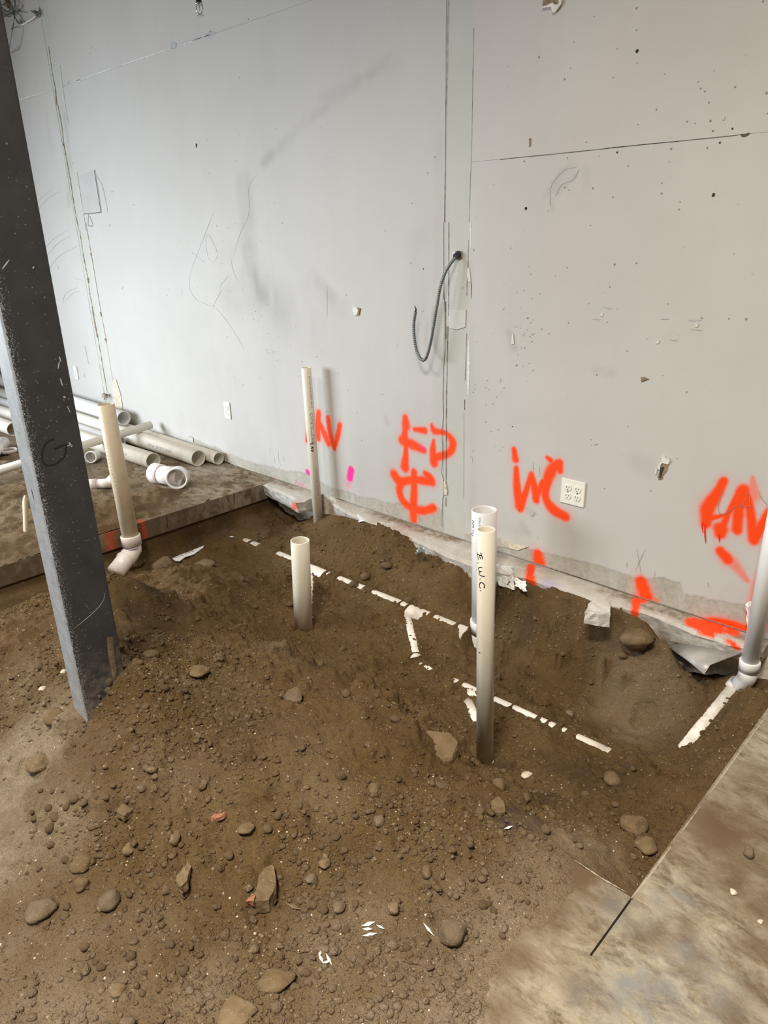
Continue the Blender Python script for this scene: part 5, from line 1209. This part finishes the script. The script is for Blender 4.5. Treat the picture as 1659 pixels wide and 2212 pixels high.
slabrock('brick-red chip at the tip of the long bent stone', [(530, 1948), (540, 1938), (552, 1936), (550, 1950)], .01, 'brick', 'brick_chip', .028)
slabrock('flat square-edged chunk below and right of the tall pipe foot', [(1060, 1735), (1075, 1722), (1088, 1728), (1092, 1752), (1088, 1760), (1062, 1758)], .02, 'rock', lift=.015)
slabrock('flat square chip on the left slope of the heap', [(250, 1752), (262, 1740), (290, 1748), (268, 1766)], .012, 'rock', lift=.006)
slabrock('reddish brick splinter on the left centre of the heap', [(452, 1768), (462, 1760), (490, 1758), (478, 1768), (458, 1774)], .008, 'brick', 'brick_chip', .006)
slabrock('elongated stone standing left of the long bent one', [(378, 1905), (392, 1880), (408, 1860), (412, 1872), (405, 1905), (392, 1918)], .02, 'rock_light', 'stone', .018, 'stone')
slabrock('broken mortar block resting on the slab strip between two orange marks', c4([(690, 905), (745, 888), (800, 895), (806, 940), (800, 970), (740, 968), (665, 955)]), .06, 'ledge', 'mortar_block', .045)
# blade of poly sheet under the strip at right
P = [ony(*c4([(1100, 1140)])[0], 2.60), ony(*c4([(1250, 1135)])[0], 2.62), ony(*c4([(1515, 1185)])[0], 2.62), ony(*c4([(1345, 1250)])[0], 2.52), ony(*c4([(1312, 1302)])[0], 2.48), ony(*c4([(1220, 1225)])[0], 2.54)]
bm = bmesh.new(); vv = [bm.verts.new(p) for p in P]; cc_ = bm.verts.new(sum(P)/6+np.array([0, -.015, .0]))
for i in range(6): bm.faces.new([vv[i], vv[(i+1) % 6], cc_])
o = obj('poly_sheet', bm, M['poly'], None, True); so = o.modifiers.new('s', 'SOLIDIFY'); so.thickness = .0015
tag(o, 'grey plastic sheet corner sticking out under the broken slab strip at right', 'plastic sheet')
# crumpled membrane right of the wide pipe
def crumple(label, pts, Y, mat, name='torn_membrane', cat='debris', amp=.02, seed=1, n=9):
    """ragged sheet between four px corners, crumpled"""
    r_ = random.Random(seed); vs = []; fs = []; a, b, c, d = [np.array(p, float) for p in pts]
    for j in range(n):
        for i in range(n):
            u_, v_ = i/(n-1), j/(n-1); p = a*(1-u_)*(1-v_)+b*u_*(1-v_)+c*u_*v_+d*(1-u_)*v_
            if i in (0, n-1) or j in (0, n-1): p = p+np.array([r_.uniform(-2.5, 2.5), r_.uniform(-2.5, 2.5)])
            yy = Y[0]+(Y[1]-Y[0])*v_+amp*r_.uniform(-1, 1); vs.append(ony(p[0], p[1], yy))
    for j in range(n-1):
        for i in range(n-1): k = j*n+i; fs.append([k, k+1, k+n+1, k+n])
    o = pyobj(name, vs, fs, mat, None, False); so = o.modifiers.new('s', 'SOLIDIFY'); so.thickness = .0015; return tag(o, label, cat)
crumple('crumpled pale membrane over the slab strip just right of the wide pipe', c4([(182, 700), (275, 712), (280, 840), (190, 815)]), (2.60, 2.52), M['tape'], amp=.006, seed=3)
crumple('curled silvery membrane flap below the first orange mark', c4([(280, 770), (345, 800), (345, 850), (290, 830)]), (2.53, 2.50), M['pvc_white'], amp=.006, seed=5, n=6)
crumple('small torn white and purple paper sticking up behind the soil mound', c3([(648, 1085), (662, 1080), (695, 1125), (655, 1130)]), (2.585, 2.56), M['white'], amp=.006, seed=4, n=5)
crumple('ragged pink-orange plastic scrap behind the pipe at the right edge', c4([(1540, 915), (1590, 890), (1600, 1060), (1550, 1060)]), (2.69, 2.66), M['pvc_pink'], amp=.01, seed=8, n=7)
crumple('small curl of grey liner on the soil mound left of the wide pipe', c3([(1050, 1310), (1100, 1302), (1098, 1330), (1025, 1355)]), (2.50, 2.46), M['armour'], amp=.01, seed=9, n=5)

# pale splinters and crumbs of torn paper
def splinter(label, a, b, w, mat='wood', cat='splinter'):
    A_, B_ = hit(*a), hit(*b); A_ = A_+(0, 0, .006); B_ = B_+(0, 0, .007); d = (B_-A_)/np.linalg.norm(B_-A_); s_ = np.cross(d, [0, 0, 1.])*w/2; u_ = np.array([0, 0, w*.35]); Cn = (A_+B_)/2
    vs = [A_, Cn-s_, Cn+u_, Cn+s_, Cn-u_, B_]; o = pyobj('wood_splinter', vs, [[0, 2, 1], [0, 3, 2], [0, 4, 3], [0, 1, 4], [5, 1, 2], [5, 2, 3], [5, 3, 4], [5, 4, 1]], M[mat]); return tag(o, label, cat)
splinter('pale wood splinter left of the angular trapezoid stone', (914, 2003), (938, 2028), .008, 'white')
for k, (a, b, w) in enumerate([((780, 2005), (812, 1998), .012), ((782, 2010), (806, 2014), .010), ((812, 2004), (832, 2014), .006), ((782, 2026), (816, 2022), .010)]):
    splinter('bleached wood splinters in a cluster near the bottom centre', a, b, w, 'white')
for o in [o for o in bpy.data.objects if o.get('label', '').startswith('bleached')]: o['group'] = 'bleached splinters near the bottom centre'
for k, (a, b) in enumerate([((688, 2062), (700, 2090)), ((704, 2065), (718, 2092)), ((696, 2085), (716, 2084)), ((690, 2070), (694, 2060))]):
    o = splinter('shred of frayed white paper below the bleached splinters', a, b, .007, 'white', 'paper'); o.name = 'paper_shred'; o['group'] = 'frayed paper shreds'
splinter('curled white chip beside the purple stain', (1088, 1796), (1108, 1790), .010, 'white', 'debris').name = 'plastic_chip'
splinter('white plastic flake on the soil near the far end of the buried line', (495, 1162), (507, 1163), .02, 'white', 'debris').name = 'plastic_chip'
splinter('thin brown twig in the lower middle', (618, 1957), (652, 1970), .012, 'rock_light', 'twig').name = 'twig'

# ------------------------------------------------------------------ loose pebbles and clods, the larger ones singly
protos = []
for k in range(9):
    bm = stone_bm(100+k, 2, .15+.08*k); me = bpy.data.meshes.new('pebble'); bm.to_mesh(me); bm.free(); me.polygons.foreach_set('use_smooth', np.ones(len(me.polygons), bool))
    me.materials.append(M[['clod', 'rock', 'clod', 'rock', 'rock', 'clod', 'rock_light', 'rock', 'clod'][k]]); protos.append(me)
rp = random.Random(5); got = 0; tries = 0
ZN = [(250, 1850, 190, 130, 3.2), (700, 1850, 260, 110, 3.0), (1050, 1900, 150, 120, 1.2), (250, 2060, 180, 90, 2), (560, 2080, 200, 80, 1.4), (350, 1480, 140, 90, 1.0), (560, 1330, 140, 70, .8), (800, 1400, 200, 120, .8), (1250, 1400, 160, 100, .6), (1150, 1760, 120, 70, 1.2), (850, 1700, 150, 80, 1.3), (1560, 1640, 60, 80, .6), (60, 1500, 60, 100, 1), (120, 1720, 80, 60, 1.3), (900, 2060, 160, 80, 1.0)]
tw = sum(z[4] for z in ZN)
lab = {0: ('small rounded soil-coated pebble half sunk in the brown heap', 'pebbles scattered over the soil heap'), 1: ('small crumbly clod on the trench soil', 'clods scattered on the trench soil')}
while got < 290 and tries < 4000:
    tries += 1; q = rp.uniform(0, tw); i = 0
    while q > ZN[i][4]: q -= ZN[i][4]; i += 1
    px = rp.gauss(ZN[i][0], ZN[i][2]*.6); py = rp.gauss(ZN[i][1], ZN[i][3]*.7)
    if not (5 < px < 1630 and 1130 < py < 2205): continue
    P = hit(px, py)
    if P[0] > -.55 and P[1] > TY0 or P[0] < -3.5 or P[2] < .004 and P[1] < TY0 or abs(P[1]-D) < .2 or P[0] > -.6: continue
    if rough_at(P[0], P[1]) < .5 and rp.random() > .15: continue
    if math.hypot(P[0]-CXp, P[1]-CYp) < .15: continue
    w = rp.choice([7, 8, 9, 10, 11, 12, 14, 16, 18, 21]); r = w*mpx(P)*.62
    o = bpy.data.objects.new('pebble', rp.choice(protos)); COL.objects.link(o); e = rp.uniform(.65, 1); o.scale = (r, r*e, r*rp.uniform(.55, .8)); o.rotation_euler = (rp.uniform(-.3, .3), rp.uniform(-.3, .3), rp.uniform(0, 6.3))
    o.location = (P[0], P[1], P[2]+r*.15); k = 0 if P[1] < 1.32 else 1; tag(o, lab[k][0], 'pebble', lab[k][1]); got += 1

# fine gravel: too many to count
def gravel(name, N_, rmin, rmax, mat, seed, parent, region, power=.5, flat=.7, sel=None):
    r_ = np.random.RandomState(seed); bm = bmesh.new(); bmesh.ops.create_icosphere(bm, subdivisions=1, radius=1); bm.verts.ensure_lookup_table()
    bv = np.array([v.co for v in bm.verts]); bf = np.array([[v.index for v in f.verts] for f in bm.faces]); bm.free()
    X = r_.uniform(-3.5, -.3, N_*6); Y = r_.uniform(.12, 2.58, N_*6)
    cl = vn(X*2.6, Y*2.6, 51)*.6+vn(X*9, Y*9, 52)*.4
    ro = bil(rough, gx[0], gy[0], ST, X, Y); z = bil(H, gx[0], gy[0], ST, X, Y)
    p = np.clip((cl-.34)*3.2, .04, 1)*ro**1.5*np.where(Y < 1.3, 1, .42)
    k = (r_.rand(N_*6) < p) & region(X, Y, z); X, Y, z = X[k][:N_], Y[k][:N_], z[k][:N_]; n = len(X)
    R = rmin*(1-r_.rand(n)*(1-(rmin/rmax)**(1/power)))**-power
    sc_ = np.stack([R, R*r_.uniform(.6, 1, n), R*flat*r_.uniform(.7, 1.1, n)], 1); an = r_.uniform(0, 6.28, n)
    V = bv[None]*sc_[:, None, :]*(1+.16*r_.randn(n, len(bv), 1).clip(-1.5, 1.5)); c, s = np.cos(an)[:, None], np.sin(an)[:, None]
    Vx = V[:, :, 0]*c-V[:, :, 1]*s+X[:, None]; Vy = V[:, :, 0]*s+V[:, :, 1]*c+Y[:, None]; Vz = V[:, :, 2]+(z+R*.15)[:, None]
    Vt = np.stack([Vx, Vy, Vz], -1).reshape(-1, 3); Ft = (bf[None]+(np.arange(n)*len(bv))[:, None, None]).reshape(-1, 3)
    me = bpy.data.meshes.new(name); me.vertices.add(len(Vt)); me.vertices.foreach_set('co', Vt.ravel().astype(np.float32)); me.loops.add(Ft.size); me.loops.foreach_set('vertex_index', Ft.ravel().astype(np.int32))
    me.polygons.add(len(Ft)); me.polygons.foreach_set('loop_start', np.arange(0, Ft.size, 3, dtype=np.int32)); me.update(calc_edges=True)
    if mat == 'soil':
        da = np.repeat(np.clip(bil(dry, gx[0], gy[0], ST, X, Y)*.9+r_.uniform(-.05, .35, n), 0, 1), len(bv)); set_attr(me, 'soil', np.stack([da, da*0, da*0, da*0], 1))
    return tag(link_mesh(name, me, M[mat], parent), kind='stuff')
inpile = lambda X, Y, z: (Y < 1.30) & (z > .002) & (X < -.55)
intr = lambda X, Y, z: (Y > 1.32) & (X < TX1-.02)
gravel('gravel', 15000, .0026, .014, 'soil', 1, pile, inpile, .6)
gravel('gravel', 2200, .0022, .009, 'rock_light', 2, pile, inpile, .5)
gravel('pale_grit', 900, .0013, .0042, 'pebble_pale', 3, pile, inpile, .5)
gravel('gravel', 8000, .003, .014, 'soil', 4, ground, intr, .55)
gravel('pale_grit', 700, .0014, .004, 'pebble_pale', 5, ground, intr, .5)
